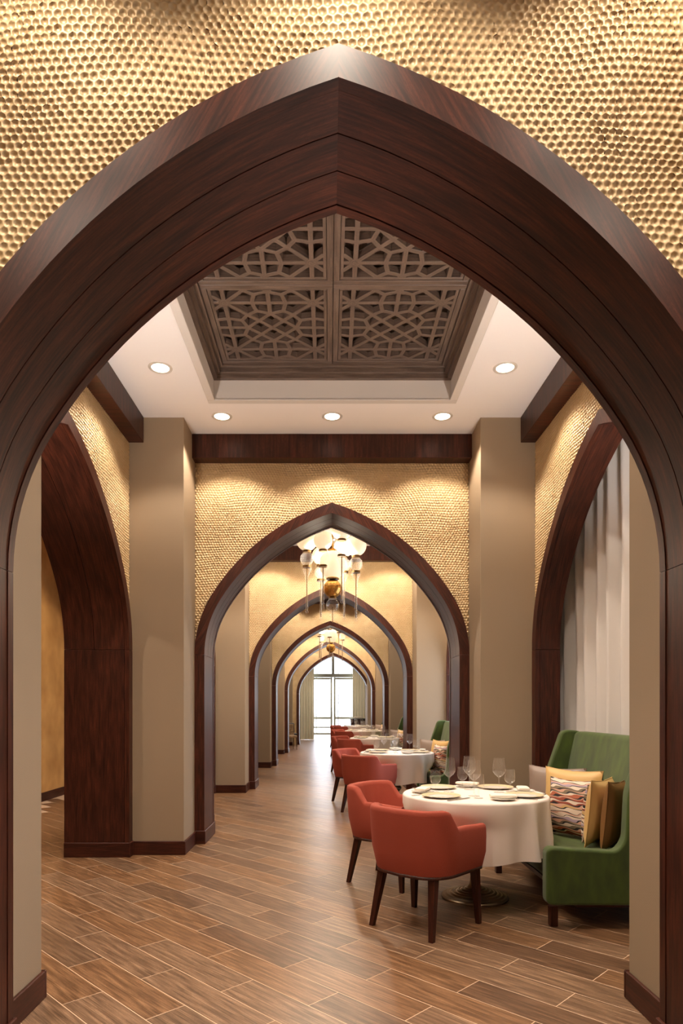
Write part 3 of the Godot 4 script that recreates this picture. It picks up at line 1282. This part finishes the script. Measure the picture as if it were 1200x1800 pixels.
func make_table_base() -> Node3D:
	var o := thing("pedestal_table", "", "table")
	var pr := [Vector2(0, 0), Vector2(0.235, 0), Vector2(0.235, 0), Vector2(0.24, 0.008)]
	for k in 7:
		var r := 0.236 - k * 0.027
		var y := 0.012 + k * 0.0085
		pr.append_array([Vector2(r, y), Vector2(r - 0.004, y + 0.009), Vector2(r - 0.014, y + 0.012), Vector2(r - 0.02, y + 0.008)])
	pr.append_array([Vector2(0.045, 0.085), Vector2(0.038, 0.1)])
	var b := Builder.new()
	b.lathe(pr, 40)
	part("base", b.mesh(), mats.iron, o)
	b = Builder.new()
	b.lathe([Vector2(0.038, 0.098), Vector2(0.03, 0.16), Vector2(0.032, 0.2), Vector2(0.055, 0.225), Vector2(0.066, 0.25), Vector2(0.055, 0.275), Vector2(0.034, 0.3), Vector2(0.034, 0.68), Vector2(0.06, 0.7)], 24)
	part("stem", b.mesh(), mats.iron, o)
	b = Builder.new()
	b.lathe([Vector2(0, 0.7), Vector2(0.5, 0.7), Vector2(0.5, 0.7), Vector2(0.508, 0.715), Vector2(0.508, 0.735), Vector2(0.5, 0.748), Vector2(0.5, 0.748), Vector2(0, 0.748)], 48)
	part("table_top", b.mesh(), mats.timber1, o)
	return o

func cloth_mesh(seed: int, limit: float) -> ArrayMesh:
	var f := FastNoiseLite.new()
	f.seed = seed
	f.frequency = 0.5
	var rows := []
	var seg := 144
	var lv := [[0.0, 0.0], [0.3, 0.0], [0.49, 0.0], [0.508, 0.002], [0.517, 0.008], [0.521, 0.018]]
	for k in range(1, 15):
		lv.append([0.521, 0.018 + k * 0.0275])
	for q in lv:
		var row := PackedVector3Array()
		var t: float = clampf((q[1] - 0.015) / 0.385, 0.0, 1.0)
		for j in seg:
			var a := TAU * j / seg
			var wv := 0.0
			var press := 0.0
			# narrow hanging folds at uneven places
			for p in FOLDS:
				var da := absf(wrapf(a - p[0], -PI, PI))
				wv += p[1] * exp(-pow(da / p[2], 2.0))
			for p in [2.237, 3.753]:      # where the chair seats press on it
				press += 0.07 * exp(-pow(absf(wrapf(a - p, -PI, PI)) / 0.6, 2.0))
			wv += 0.012 * sin(a * 5.0 + seed) + 0.006 * sin(a * 11.0 + 1.3)
			var r: float = q[0] + (wv * pow(t, 0.8) - press * smoothstep(0.065, 0.2, q[1]) if q[1] > 0.01 else 0.0)
			var y: float = TABLE_H - q[1] * (1.0 + 0.04 * sin(a * 4.0 + 0.6))
			row.append(Vector3(minf(r * cos(a), lerpf(0.6, limit, smoothstep(0.0, 0.7, t))), y, r * sin(a)))
		rows.append(row)
	var b := Builder.new()
	b.grid(rows, true, true)
	return b.mesh()

# angle, push out, width of each fold
const FOLDS := [[0.2, 0.03, 0.12], [0.59, 0.055, 0.085], [0.79, -0.03, 0.09], [0.99, 0.06, 0.075], [1.2, -0.025, 0.1], [1.5, 0.02, 0.14], [2.2, 0.03, 0.2], [2.9, 0.035, 0.12], [3.7, 0.05, 0.14], [4.4, 0.03, 0.16], [5.0, 0.045, 0.12], [5.7, 0.05, 0.14]]

func plate_mesh(r: float, rim: bool) -> ArrayMesh:
	var b := Builder.new()
	if rim:
		b.lathe([Vector2(r * 0.66, 0.0085), Vector2(r * 0.8, 0.0125), Vector2(r, 0.0165), Vector2(r + 0.001, 0.0155), Vector2(r - 0.004, 0.0135)], 40, Transform3D(Basis.IDENTITY, Vector3(0, 0.0006, 0)))
	else:
		b.lathe([Vector2(0, 0.0), Vector2(r * 0.55, 0.0), Vector2(r * 0.6, 0.002), Vector2(r - 0.002, 0.013), Vector2(r, 0.015), Vector2(r - 0.003, 0.016), Vector2(r * 0.66, 0.008), Vector2(r * 0.6, 0.006), Vector2(0, 0.0055)], 40)
	return b.mesh()

func make_tableware() -> void:
	# one of each kind; placed copies follow
	var big := thing("dinner_plate", "", "plate")
	part("dish", plate_mesh(0.135, false), mats.china, big)
	part("gilt_rim", plate_mesh(0.135, true), mats.china_rim, big)
	cache.plate = big
	var small := thing("bread_plate", "", "plate")
	part("dish", plate_mesh(0.085, false), mats.china, small)
	cache.bread = small
	# folded napkin: three soft layers
	var b := Builder.new()
	var rows := []
	for i in 9:
		var row := PackedVector3Array()
		for j in 16:
			var a := TAU * j / 16
			var f := lerpf(-1.0, 1.0, i / 8.0)
			var hx := 0.042 * (1.0 if absf(f) < 0.99 else 0.9)
			row.append(Vector3(signf(cos(a)) * pow(absf(cos(a)), 0.4) * hx, 0.013 + signf(sin(a)) * pow(absf(sin(a)), 0.6) * 0.012 * (1.0 - 0.3 * f * f), f * 0.085))
		rows.append(row)
	b.grid(rows, true, true)
	for e in [0, 8]:
		for j in 16:
			var c := Vector3(0, 0.013, -0.085 if e == 0 else 0.085)
			if e == 0:
				b.tri(c, rows[e][j], rows[e][(j + 1) % 16])
			else:
				b.tri(c, rows[e][(j + 1) % 16], rows[e][j])
	var nk := thing("napkin", "", "napkin")
	part("folded_cloth", b.mesh(), mats.napkin, nk)
	cache.napkin = nk
	# wine glass
	var tall := Transform3D(Basis.from_scale(Vector3(1.1, 1.16, 1.1)), Vector3.ZERO)
	var low := Transform3D(Basis.from_scale(Vector3(1.05, 1.08, 1.05)), Vector3.ZERO)
	b = Builder.new()
	b.lathe([Vector2(0.0, 0.002), Vector2(0.036, 0.001), Vector2(0.037, 0.003), Vector2(0.02, 0.006), Vector2(0.006, 0.012), Vector2(0.0045, 0.03), Vector2(0.0045, 0.085), Vector2(0.008, 0.097)], 20, tall)
	var foot := b.mesh()
	b = Builder.new()
	b.lathe([Vector2(0.0, 0.096), Vector2(0.012, 0.1), Vector2(0.03, 0.115), Vector2(0.042, 0.132), Vector2(0.044, 0.145), Vector2(0.041, 0.175), Vector2(0.035, 0.218), Vector2(0.0342, 0.219)], 24, tall)
	var wg := thing("wine_glass", "", "wine glass")
	part("stem", foot, mats.glass, wg)
	part("bowl", b.mesh(), mats.glass, wg)
	cache.wine = wg
	b = Builder.new()
	b.lathe([Vector2(0.0, 0.001), Vector2(0.03, 0.001), Vector2(0.031, 0.003), Vector2(0.012, 0.007), Vector2(0.006, 0.015), Vector2(0.005, 0.05), Vector2(0.008, 0.056)], 20, low)
	var foot2 := b.mesh()
	b = Builder.new()
	b.lathe([Vector2(0.0, 0.055), Vector2(0.014, 0.058), Vector2(0.03, 0.07), Vector2(0.037, 0.085), Vector2(0.037, 0.1), Vector2(0.033, 0.152), Vector2(0.0322, 0.153)], 24, low)
	var tg := thing("water_glass", "", "water glass")
	part("stem", foot2, mats.glass, tg)
	part("bowl", b.mesh(), mats.glass, tg)
	cache.water = tg
	# fork: neck and handle, head and four tines (along z)
	b = Builder.new()
	b.cbox(place_at(0, 0.005, 0.05), Vector3(0.009, 0.003, 0.11), 0.001)
	b.cbox(place_at(0, 0.005, 0.0), Vector3(0.005, 0.003, 0.03), 0.001)
	b.cbox(place_at(0, 0.005, -0.028), Vector3(0.022, 0.0025, 0.03), 0.001)
	for k in 4:
		b.cbox(place_at(-0.0095 + k * 0.0063, 0.005, -0.066), Vector3(0.003, 0.002, 0.05), 0.0)
	cache.fork = single("fork", b.mesh(), mats.steel, "", "fork")
	b = Builder.new()
	b.cbox(place_at(0, 0.005, 0.06), Vector3(0.012, 0.006, 0.1), 0.002)
	b.cbox(place_at(0.001, 0.0045, -0.05), Vector3(0.017, 0.002, 0.125), 0.0008)
	cache.knife = single("knife", b.mesh(), mats.steel, "", "knife")
	used = {}

var used := {}

func place(kind: String, label: String, at: Vector3, turn: float, group: String) -> void:
	var o: Node3D = cache[kind]
	if not used.has(kind):
		used[kind] = true
		o.position = at
		o.rotation.y = turn
		tag(o, label, "", group)
	else:
		copy_of(o, label, at, turn, group)

func lay_table(ctr: Vector3, which: String, seats: Array, extra: bool) -> void:
	# seats: [angle from the table centre in the xz plane, words for the place]
	for s in seats:
		var a: float = s[0]
		var out := Vector3(cos(a), 0, sin(a))
		var right := Vector3(sin(a), 0, -cos(a))      # the sitter's right hand
		var turn := atan2(out.x, out.z)
		var top := ctr + Vector3(0, TABLE_H + 0.001, 0)
		var w: String = " on the %s table, %s" % [which, s[1]]
		place("plate", "white dinner plate with pale gold rim" + w, top + out * 0.355, 0.0, "dinner plates")
		var bp: Vector3 = top + out * 0.28 - right * 0.25
		place("bread", "small white bread plate" + w, bp, 0.0, "bread plates")
		place("napkin", "folded cream napkin" + w, bp + Vector3(0, 0.0155, 0), turn + 0.5, "napkins")
		place("wine", "tall stemmed wine glass" + w, top + out * 0.145 + right * 0.115, 0.0, "wine glasses")
		place("water", "short stemmed water glass" + w, top + out * 0.2 + right * 0.2, 0.0, "water glasses")
		if extra:
			place("fork", "steel fork" + w, top + out * 0.38 - right * 0.156, turn, "forks")
			place("knife", "steel knife" + w, top + out * 0.36 + right * 0.16, turn, "knives")

func soft_panel(b: Builder, outline: PackedVector2Array, z0: float, z1: float, round: float) -> void:
	# an upholstered slab: outline in xy, thickness along z, edges rounded by 'round'
	var rows := []
	var m := outline.size()
	var ctr := Vector2.ZERO
	for p in outline:
		ctr += p
	ctr /= m
	var nrm := PackedVector2Array()
	for k in m:
		var d := (outline[(k + 1) % m] - outline[(k + m - 1) % m]).normalized()
		nrm.append(Vector2(d.y, -d.x))
	var steps := [[1.0, 0.0], [0.62, 0.08], [0.29, 0.29], [0.08, 0.62], [0.0, 1.0]]
	for e in 2:
		for k in 5:
			var s: Array = steps[k] if e == 0 else steps[4 - k]
			var z: float = z0 - round * s[1] if e == 0 else z1 + round * s[1]
			var row := PackedVector3Array()
			for j in m:
				var p: Vector2 = outline[j] - nrm[j] * round * s[0]
				row.append(Vector3(p.x, p.y, z))
			rows.append(row)
	b.grid(rows, true)
	for e in [0, rows.size() - 1]:
		var idx := Geometry2D.triangulate_polygon(outline)
		for k in range(0, idx.size(), 3):
			var a: Vector3 = rows[e][idx[k]]
			var c: Vector3 = rows[e][idx[k + 1]]
			var d: Vector3 = rows[e][idx[k + 2]]
			var nn := (c - a).cross(d - a)
			if (nn.z > 0) == (e == 0):
				b.tri(a, c, d)
			else:
				b.tri(a, d, c)

func rounded(pts: Array, r: float) -> PackedVector2Array:
	# counter-clockwise polygon with its corners rounded
	var o := PackedVector2Array()
	var m := pts.size()
	for k in m:
		var p: Vector2 = pts[k]
		var a: Vector2 = pts[(k + m - 1) % m]
		var b: Vector2 = pts[(k + 1) % m]
		var rr := minf(r, minf(p.distance_to(a), p.distance_to(b)) * 0.45)
		var p0 := p + (a - p).normalized() * rr
		var p1 := p + (b - p).normalized() * rr
		for j in 6:
			var t := j / 5.0
			o.append(p0.lerp(p, t).lerp(p.lerp(p1, t), t))
	return o

func make_settee(fore: float) -> Node3D:
	# faces -x; origin on the floor at the middle of its length, x = 0 at the front
	var o := thing("settee", "", "settee")
	var half := 0.72
	# end panels: low arm sweeping up into a tall wing
	for s in [-1, 1]:
		var pts := PackedVector2Array()
		var prof := rounded([Vector2(fore, 0.155), Vector2(0.8, 0.155), Vector2(0.84, 1.15), Vector2(0.74, 1.19), Vector2(0.62, 1.19), Vector2(0.505, 0.86), Vector2(0.49, 0.56), Vector2(0.44, 0.488), Vector2(fore, 0.515 - fore * 0.06)], 0.05)
		var b := Builder.new()
		var zc: float = half * s
		soft_panel(b, prof, zc + 0.045, zc - 0.045, 0.018)
		b.smooth(50.0)
		part("end_wing", b.mesh(), mats.green, o)
	var inner := half - 0.047
	var bk := Builder.new()
	soft_panel(bk, rounded([Vector2(0.6, 0.3), Vector2(0.8, 0.3), Vector2(0.84, 1.18), Vector2(0.72, 1.18), Vector2(0.66, 0.9)], 0.04), inner, -inner, 0.01)
	bk.smooth(50.0)
	part("backrest", bk.mesh(), mats.green, o)
	var st := Builder.new()
	soft_panel(st, rounded([Vector2(maxf(0.2, fore + 0.03), 0.16), Vector2(0.64, 0.16), Vector2(0.64, 0.435), Vector2(maxf(0.2, fore + 0.03), 0.445)], 0.04), inner, -inner, 0.01)
	st.smooth(50.0)
	part("seat", st.mesh(), mats.green, o)
	block("plinth_rail", Vector3(maxf(0.21, fore + 0.04), 0.125, -half + 0.02), Vector3(0.78, 0.158, half - 0.02), mats.leg, o, 0.003)
	for x in [fore + 0.075, 0.72]:
		for z in [-half + 0.06, half - 0.06]:
			block("leg", Vector3(x - 0.025, 0, z - 0.025), Vector3(x + 0.025, 0.126, z + 0.025), mats.leg, o, 0.004)
	return o

func cushion_mesh(w: float, h: float, thick: float) -> ArrayMesh:
	# square pillow in the xy plane with pinched corners; uv over each face
	var b := Builder.new()
	var m := 18
	for side in [1.0, -1.0]:
		var rows := []
		var uvs := []
		for i in m + 1:
			var row := PackedVector3Array()
			var ur := PackedVector2Array()
			for j in m + 1:
				var u := lerpf(-1.0, 1.0, float(j) / m)
				var q := lerpf(-1.0, 1.0, float(i) / m)
				var pull := 0.09
				var x := u * (1.0 - pull * (1.0 - q * q) * u * u)
				var y := q * (1.0 - pull * (1.0 - u * u) * q * q)
				var z := pow(maxf(0.0, (1.0 - u * u) * (1.0 - q * q)), 0.42)
				z *= 1.0 + 0.05 * sin(u * 9.0 + q * 4.0) * (absf(u) * absf(q))
				row.append(Vector3(x * w * 0.5, y * h * 0.5, side * z * thick * 0.5))
				ur.append(Vector2((u + 1.0) * 0.5, (q + 1.0) * 0.5))
			rows.append(row)
			uvs.append(ur)
		b.grid(rows, false, side > 0, uvs)
	return b.mesh()

func cushion(mat: Material, label: String, at: Vector3, yaw: float, tilt: float, roll := 0.0, size := Vector3(0.46, 0.44, 0.15), group := "scatter cushions") -> void:
	var key := "cushion%s" % size
	if not cache.has(key):
		cache[key] = cushion_mesh(size.x, size.y, size.z)
	var o := thing("scatter_cushion", label, "cushion", at, 0.0, group)
	o.basis = Basis(Vector3.UP, yaw) * Basis(Vector3.RIGHT, tilt) * Basis(Vector3.BACK, roll)
	part("cover", cache[key], mat, o)
	# piped seam round the edge
	var pk := "piping%s" % size
	if not cache.has(pk):
		var path := []
		for k in 73:
			var f := fposmod(k / 72.0, 1.0) * 4.0
			var e := int(f)
			var t := lerpf(-1.0, 1.0, f - e)
			var u: float = [t, 1.0, -t, -1.0][e]
			var q: float = [-1.0, t, 1.0, -t][e]
			path.append(Vector3(u * (1.0 - 0.09 * (1.0 - q * q) * u * u) * size.x * 0.5, q * (1.0 - 0.09 * (1.0 - u * u) * q * q) * size.y * 0.5, 0))
		var b := Builder.new()
		b.tube(path, [0.0035], 6)
		cache[pk] = b.mesh()
	part("piping", cache[pk], mat, o)

func curtain_mesh(len: float, height: float, waves: int, amp: float, seed: int) -> ArrayMesh:
	# hangs in the xy plane from y = height to the floor, folds along x
	var b := Builder.new()
	var f := FastNoiseLite.new()
	f.seed = seed
	f.frequency = 1.1
	var cols := waves * 12
	var rows := []
	for i in 13:
		var y := height * (1.0 - i / 12.0)
		var row := PackedVector3Array()
		for j in cols + 1:
			var x := len * j / cols
			var ph := x / len * waves * TAU + 1.6 * f.get_noise_2d(x, y * 0.12)
			var a := amp * (0.75 + 0.5 * f.get_noise_2d(x * 2.0, 3.0 + y * 0.1))
			var sh := sin(ph) + 0.25 * sin(2.0 * ph + 0.6)
			row.append(Vector3(x, y, a * sh))
		rows.append(row)
	b.grid(rows)
	return b.mesh()

func build_uplighters() -> void:
	# tall bowl lamps standing behind the near pillars, washing the ceiling
	for s in [-1, 1]:
		var at := Vector3(1.7 * s, 0, -3.28)
		var o := thing("floor_uplighter", "tall bronze bowl uplighter standing behind the near %s pillar" % ["left" if s < 0 else "right"], "floor lamp", at, 0.0, "floor uplighters")
		var b := Builder.new()
		b.lathe([Vector2(0, 0), Vector2(0.13, 0), Vector2(0.13, 0), Vector2(0.13, 0.012), Vector2(0.03, 0.028), Vector2(0.012, 0.05), Vector2(0.012, 1.68)], 28)
		part("stand", b.mesh(), mats.bronze, o)
		b = Builder.new()
		b.lathe([Vector2(0.012, 1.675), Vector2(0.05, 1.69), Vector2(0.11, 1.735), Vector2(0.14, 1.8), Vector2(0.137, 1.8), Vector2(0.105, 1.74), Vector2(0.048, 1.696), Vector2(0.0, 1.69)], 32)
		part("bowl", b.mesh(), mats.bronze, o)
		b = Builder.new()
		b.lathe([Vector2(0.118, 1.768), Vector2(0.08, 1.772), Vector2(0.0, 1.774)], 24)
		part("lamp_diffuser", b.mesh(), mats.lens, o)
		var l := SpotLight3D.new()
		l.name = numbered("uplighter_beam")
		l.light_color = Color(1.0, 0.96, 0.93)
		l.light_energy = UP_ENERGY
		l.light_size = 0.1
		l.spot_angle = 72.0
		l.spot_angle_attenuation = 0.6
		l.spot_range = 40.0
		l.spot_attenuation = 2.0
		l.shadow_enabled = true
		add_child(l)
		l.position = at + Vector3(0, 1.79, 0)
		l.rotation.x = PI / 2

const UP_ENERGY := 6.5

func build_furniture() -> void:
	var pitch := 4.45
	var order := ["nearest", "second", "third", "fourth", "fifth"]
	var base := make_table_base()
	var chair := make_chair()
	var settee := make_settee(0.0)
	var settee2: Node3D
	make_tableware()
	for i in 5:
		var dz := pitch * i
		var ctr := Vector3(1.03, 0, -(4.72 + dz)) if i == 0 else Vector3(0.93, 0, -(4.72 + dz))
		var tl := "round pedestal table with ringed metal foot, the %s from the camera" % order[i]
		if i == 0:
			base.position = ctr
			tag(base, tl, "", "pedestal tables down the hall")
		else:
			copy_of(base, tl, ctr, 0.0, "pedestal tables down the hall")
		single("tablecloth", cloth_mesh(3 + i, 0.47 if i == 0 else 0.37), mats.linen, "white cloth hanging in folds over the %s round table" % order[i], "tablecloth", Transform3D(Basis.IDENTITY, ctr), "white tablecloths")
		var c1 := ctr + Vector3(-0.455, 0, 0.585)
		var c2 := ctr + Vector3(-0.575, 0, -0.45)
		var l1 := "terracotta tub chair at the %s table, seen from behind, nearer of its pair" % order[i]
		var l2 := "terracotta tub chair at the %s table, farther of its pair" % order[i]
		var t1 := deg_to_rad(137.0)
		var t2 := deg_to_rad(55.0)
		if i == 0:
			chair.position = c1
			chair.rotation.y = t1
			tag(chair, l1, "", "terracotta tub chairs")
		else:
			copy_of(chair, l1, c1, t1, "terracotta tub chairs")
		copy_of(chair, l2, c2, t2, "terracotta tub chairs")
		var seats := [[atan2(0.2, -0.26), "place of the nearer chair"], [atan2(-0.36, -0.28), "place of the farther chair"], [atan2(0.17, 0.28), "nearer settee place"], [atan2(-0.35, 0.28), "farther settee place"]]
		lay_table(ctr, order[i], seats, i < 2)
		if i < 4:
			var sp := Vector3([1.31, 1.01, 0.97, 0.97][i], 0, -(4.76 + dz))
			var sl := "green velvet wingback settee behind the %s table" % order[i]
			if i == 0:
				settee.position = sp
				tag(settee, sl, "", "green velvet settees")
			elif i == 1:
				settee2 = make_settee(0.3)
				settee2.position = sp
				tag(settee2, sl, "", "green velvet settees")
			else:
				copy_of(settee2, sl, sp, 0.0, "green velvet settees")
			var g := "scatter cushions on the %s settee" % order[i]
			var b := sp + Vector3(0, 0.447, 0)
			var yaw := -0.98 if i == 0 else -1.25
			cushion(mats.cushion_grey, "grey satin cushion behind the gold one on the %s settee" % order[i], b + Vector3(0.45 if i == 0 else 0.49, 0.235, -0.38 if i == 0 else -0.44), -0.785, -0.14, 0.0, Vector3(0.48, 0.46, 0.12), g)
			cushion(mats.cushion_gold, "pale gold satin cushion at the far end of the %s settee" % order[i], b + Vector3(0.49 if i == 0 else 0.55, 0.235, -0.15), yaw, -0.14, 0.0, Vector3(0.5, 0.47, 0.13), g)
			cushion(mats.stripes, "wavy striped cushion in front of the gold one on the %s settee" % order[i], b + Vector3(0.42 if i == 0 else 0.51, 0.205, 0.04 if i == 0 else 0.12), yaw, -0.16, 0.0, Vector3(0.4, 0.42, 0.13), g)
			if i == 0:
				cushion(mats.stripes, "wavy striped cushion at the near end of the nearest settee, seen edge on", b + Vector3(0.55, 0.2, 0.15), 0.84, 0.1, 0.0, Vector3(0.38, 0.4, 0.12), g)
				cushion(mats.cushion_gold, "gold satin cushion at the near end of the nearest settee, seen edge on", b + Vector3(0.53, 0.225, 0.29), 0.84, 0.1, 0.0, Vector3(0.46, 0.45, 0.13), g)
				cushion(mats.cushion_bronze, "bronze satin cushion nearest the camera on the nearest settee", b + Vector3(0.585, 0.225, 0.42), 0.84, 0.1, 0.0, Vector3(0.46, 0.46, 0.13), g)
	# curtains behind the right arches
	for i in [1, 3, 4, 5]:
		var mid := bay_mid(i)
		var o := thing("curtain", "pale grey pleated curtain behind the right side arch %s" % ["", "beside the nearest settee", "", "beside the third settee", "beside the fourth settee", "nearest the far door"][i], "curtain", Vector3(2.3, 0, -mid + 1.6), PI / 2, "curtains behind the right arches")
		part("drape", curtain_mesh(3.5, 3.7, 15, 0.085, 20 + i), mats.curtain, o, place_at(0, 0.01, 0))
		block("curtain_rail", Vector3(0, 3.7, -0.02), Vector3(3.5, 3.73, 0.02), mats.steel, o, 0.003)

func build_far_end() -> void:
	# glazed double door with a fanlight
	var o := struct("door_1", "tall glazed double door at the far end of the hall")
	o.position = Vector3(0.15, 0, -28.65)
	for s in [-1, 1]:
		var leaf := Node3D.new()
		leaf.name = "door_leaf"
		o.add_child(leaf, true)
		var x0: float = 0.03 if s > 0 else -1.5
		var x1: float = 1.5 if s > 0 else -0.03
		block("stile", Vector3(x0, 0, -0.04), Vector3(x0 + 0.085, 2.735, 0.04), mats.frame_grey, leaf, 0.004)
		block("stile", Vector3(x1 - 0.085, 0, -0.04), Vector3(x1, 2.735, 0.04), mats.frame_grey, leaf, 0.004)
		for y in [0.2, 0.5, 0.9, 2.64]:
			block("rail", Vector3(x0 + 0.086, y, -0.035), Vector3(x1 - 0.086, y + (0.09 if y != 0.5 else 0.06), 0.035), mats.frame_grey, leaf, 0.004)
		block("glass_pane", Vector3(x0 + 0.07, 0.05, -0.004), Vector3(x1 - 0.07, 2.7, 0.004), mats.pane, leaf)
		var b := Builder.new()
		var hx: float = 0.1 * s
		b.tube([Vector3(hx, 1.05, 0.04), Vector3(hx, 1.05, 0.09), Vector3(hx, 1.4, 0.09), Vector3(hx, 1.4, 0.04)], [0.012], 8)
		part("handle", b.mesh(), mats.steel, leaf)
		block("fanlight_pane", Vector3(x0, 2.88, -0.004), Vector3(x1, 3.66, 0.004), mats.pane, o)
		block("fanlight_frame", Vector3(x0, 3.66, -0.04), Vector3(x1, 3.72, 0.04), mats.frame_grey, o, 0.003)
	block("transom", Vector3(-1.55, 2.74, -0.06), Vector3(1.55, 2.9, 0.06), mats.frame_grey, o, 0.004)
	block("mullion", Vector3(-0.06, 2.9, -0.04), Vector3(0.06, 3.68, 0.04), mats.frame_grey, o, 0.003)
	# end curtains
	for s in [-1, 1]:
		var c := thing("curtain", "%s end curtain drawn aside beside the far glazed door" % ["left" if s < 0 else "right"], "curtain", Vector3(-1.4 if s < 0 else 1.0, 0, -28.3), 0.0, "curtains at the far door")
		part("drape", curtain_mesh(0.72, 3.7, 6, 0.05, 60 + s), mats.end_curtain, c, place_at(0, 0.01, 0))
		block("curtain_rail", Vector3(0, 3.7, -0.02), Vector3(0.72, 3.73, 0.02), mats.steel, c, 0.003)
	# serving cabinet on the right, small armchairs on the left
	var cab := thing("serving_cabinet", "dark timber serving cabinet with a pale top near the far door", "cabinet", Vector3(1.2, 0, -26.3))
	block("body", Vector3(-0.35, 0.08, -0.25), Vector3(0.35, 0.92, 0.25), mats.timber1, cab, 0.005)
	block("counter_top", Vector3(-0.38, 0.92, -0.28), Vector3(0.38, 0.96, 0.28), mats.black, cab, 0.004)
	for s in [-1, 1]:
		var dr := block("door", Vector3(-0.34 if s < 0 else 0.005, 0.12, 0.25), Vector3(-0.005 if s < 0 else 0.34, 0.88, 0.268), mats.timber0, cab, 0.003)
		block("knob", Vector3(-0.012, -0.012, 0.01), Vector3(0.012, 0.012, 0.03), mats.brass, dr, 0.004).position += Vector3(-0.12 * s, 0.1, 0)
		for z in [-0.2, 0.2]:
			block("foot", Vector3(0.3 * s - 0.025, 0, z - 0.025), Vector3(0.3 * s + 0.025, 0.081, z + 0.025), mats.timber1, cab, 0.003)
	var stack := thing("linen_stack", "small stack of folded white linen on the serving cabinet", "linen", Vector3(1.15, 0.96, -26.25))
	for k in 2:
		block("folded_cloth", Vector3(-0.17, 0.031 * k, -0.12), Vector3(0.17, 0.031 * k + 0.03, 0.12), mats.napkin, stack, 0.008)
	for k in 2:
		var ch := thing("side_chair", ["patterned side chair on thin metal legs by the left arch, far down the hall", "dark side chair behind the patterned one, by the left far curtain"][k], "chair", Vector3(-1.38 if k == 0 else -1.45, 0, -21.6 if k == 0 else -23.3), 0.3, "side chairs at the far left")
		block("seat", Vector3(-0.24, 0.4, -0.24), Vector3(0.24, 0.48, 0.24), mats.patterned if k == 0 else mats.black, ch, 0.02)
		var bk := block("backrest", Vector3(-0.24, 0.46, -0.26), Vector3(0.24, 0.84, -0.2), mats.patterned if k == 0 else mats.black, ch, 0.02)
		bk.rotation.x = -0.1
		for x in [-0.21, 0.21]:
			for z in [-0.21, 0.21]:
				var b := Builder.new()
				b.tube([Vector3(x * 1.08, 0, z * 1.08), Vector3(x, 0.41, z)], [0.009, 0.011], 8)
				part("leg", b.mesh(), mats.bronze, ch)
	# terrace, railing and bare trees outside
	var g := struct("ground_terrace", "pale terrace outside the windows")
	block("paving", Vector3(-40, -0.3, -70), Vector3(40, -0.13, -28.76), mats.terrace, g)
	block("paving", Vector3(2.96, -0.3, -28.75), Vector3(40, -0.13, 10), mats.terrace, g)
	for k in 7:
		var x: float = [-2.6, -1.5, -0.8, 0.5, 1.3, 2.2, 3.1][k]
		var t := thing("bare_tree", "slim bare tree outside the far door, %s" % ["leftmost of all", "second from the left", "third from the left", "in the middle of the row", "third from the right", "second from the right", "rightmost of all"][k], "tree", Vector3(x, -0.13, -36.0 - (k % 3) * 2.0), k * 1.3, "bare trees outside the far door")
		var b := Builder.new()
		b.tube([Vector3(0, 0, 0), Vector3(0.03, 1.4, 0.02), Vector3(-0.02, 2.8, 0), Vector3(0.02, 4.4, 0.03)], [0.045, 0.036, 0.025, 0.008], 7)
		part("trunk", b.mesh(), mats.bark, t)
		for q in 7:
			var y := 1.3 + q * 0.42
			var a := q * 2.4 + k
			var c := Builder.new()
			c.tube([Vector3(0, y, 0), Vector3(cos(a) * 0.25, y + 0.45, sin(a) * 0.25), Vector3(cos(a) * 0.4, y + 1.0, sin(a) * 0.4)], [0.016, 0.01, 0.004], 5)
			part("branch", c.mesh(), mats.bark, t)

# ------------------------------------------------------------------
func _ready() -> void:
	rng.seed = 4
	var cam := Camera3D.new()
	cam.name = "camera"
	add_child(cam)
	cam.position = Vector3(-0.03, CAM_H, 0)
	cam.near = 0.05
	cam.far = 200.0
	cam.projection = Camera3D.PROJECTION_FRUSTUM
	cam.keep_aspect = Camera3D.KEEP_HEIGHT
	cam.size = 1800.0 / FOCAL * cam.near
	cam.frustum_offset = Vector2((600.0 - 578.0) / FOCAL, (1245.0 - 900.0) / FOCAL) * cam.near
	cam.current = true
	var env := Environment.new()
	var sky_mat := ProceduralSkyMaterial.new()
	sky_mat.sky_top_color = Color(0.86, 0.91, 1.0)
	sky_mat.sky_horizon_color = Color(0.96, 0.98, 1.0)
	sky_mat.ground_bottom_color = Color(0.7, 0.7, 0.68)
	sky_mat.ground_horizon_color = Color(0.96, 0.98, 1.0)
	sky_mat.sky_energy_multiplier = 2.4
	sky_mat.ground_energy_multiplier = 1.6
	sky_mat.sun_angle_max = 0.0
	var sky := Sky.new()
	sky.sky_material = sky_mat
	env.background_mode = Environment.BG_SKY
	env.sky = sky
	env.tonemap_mode = Environment.TONE_MAPPER_LINEAR
	env.tonemap_exposure = 1.2
	env.sdfgi_enabled = true
	env.ssao_enabled = true
	env.ssil_enabled = true
	var we := WorldEnvironment.new()
	we.name = "world"
	we.environment = env
	add_child(we)

	make_materials()
	build_floor()
	build_shell()
	build_coffer()
	build_downlights()
	build_uplighters()
	build_furniture()
	build_chandelier(bay_mid(2), "lit glass globe chandelier with long glass spikes, the nearer of the two")
	build_chandelier(bay_mid(4), "lit glass globe chandelier far down the hall, the farther of the two")
	build_far_end()
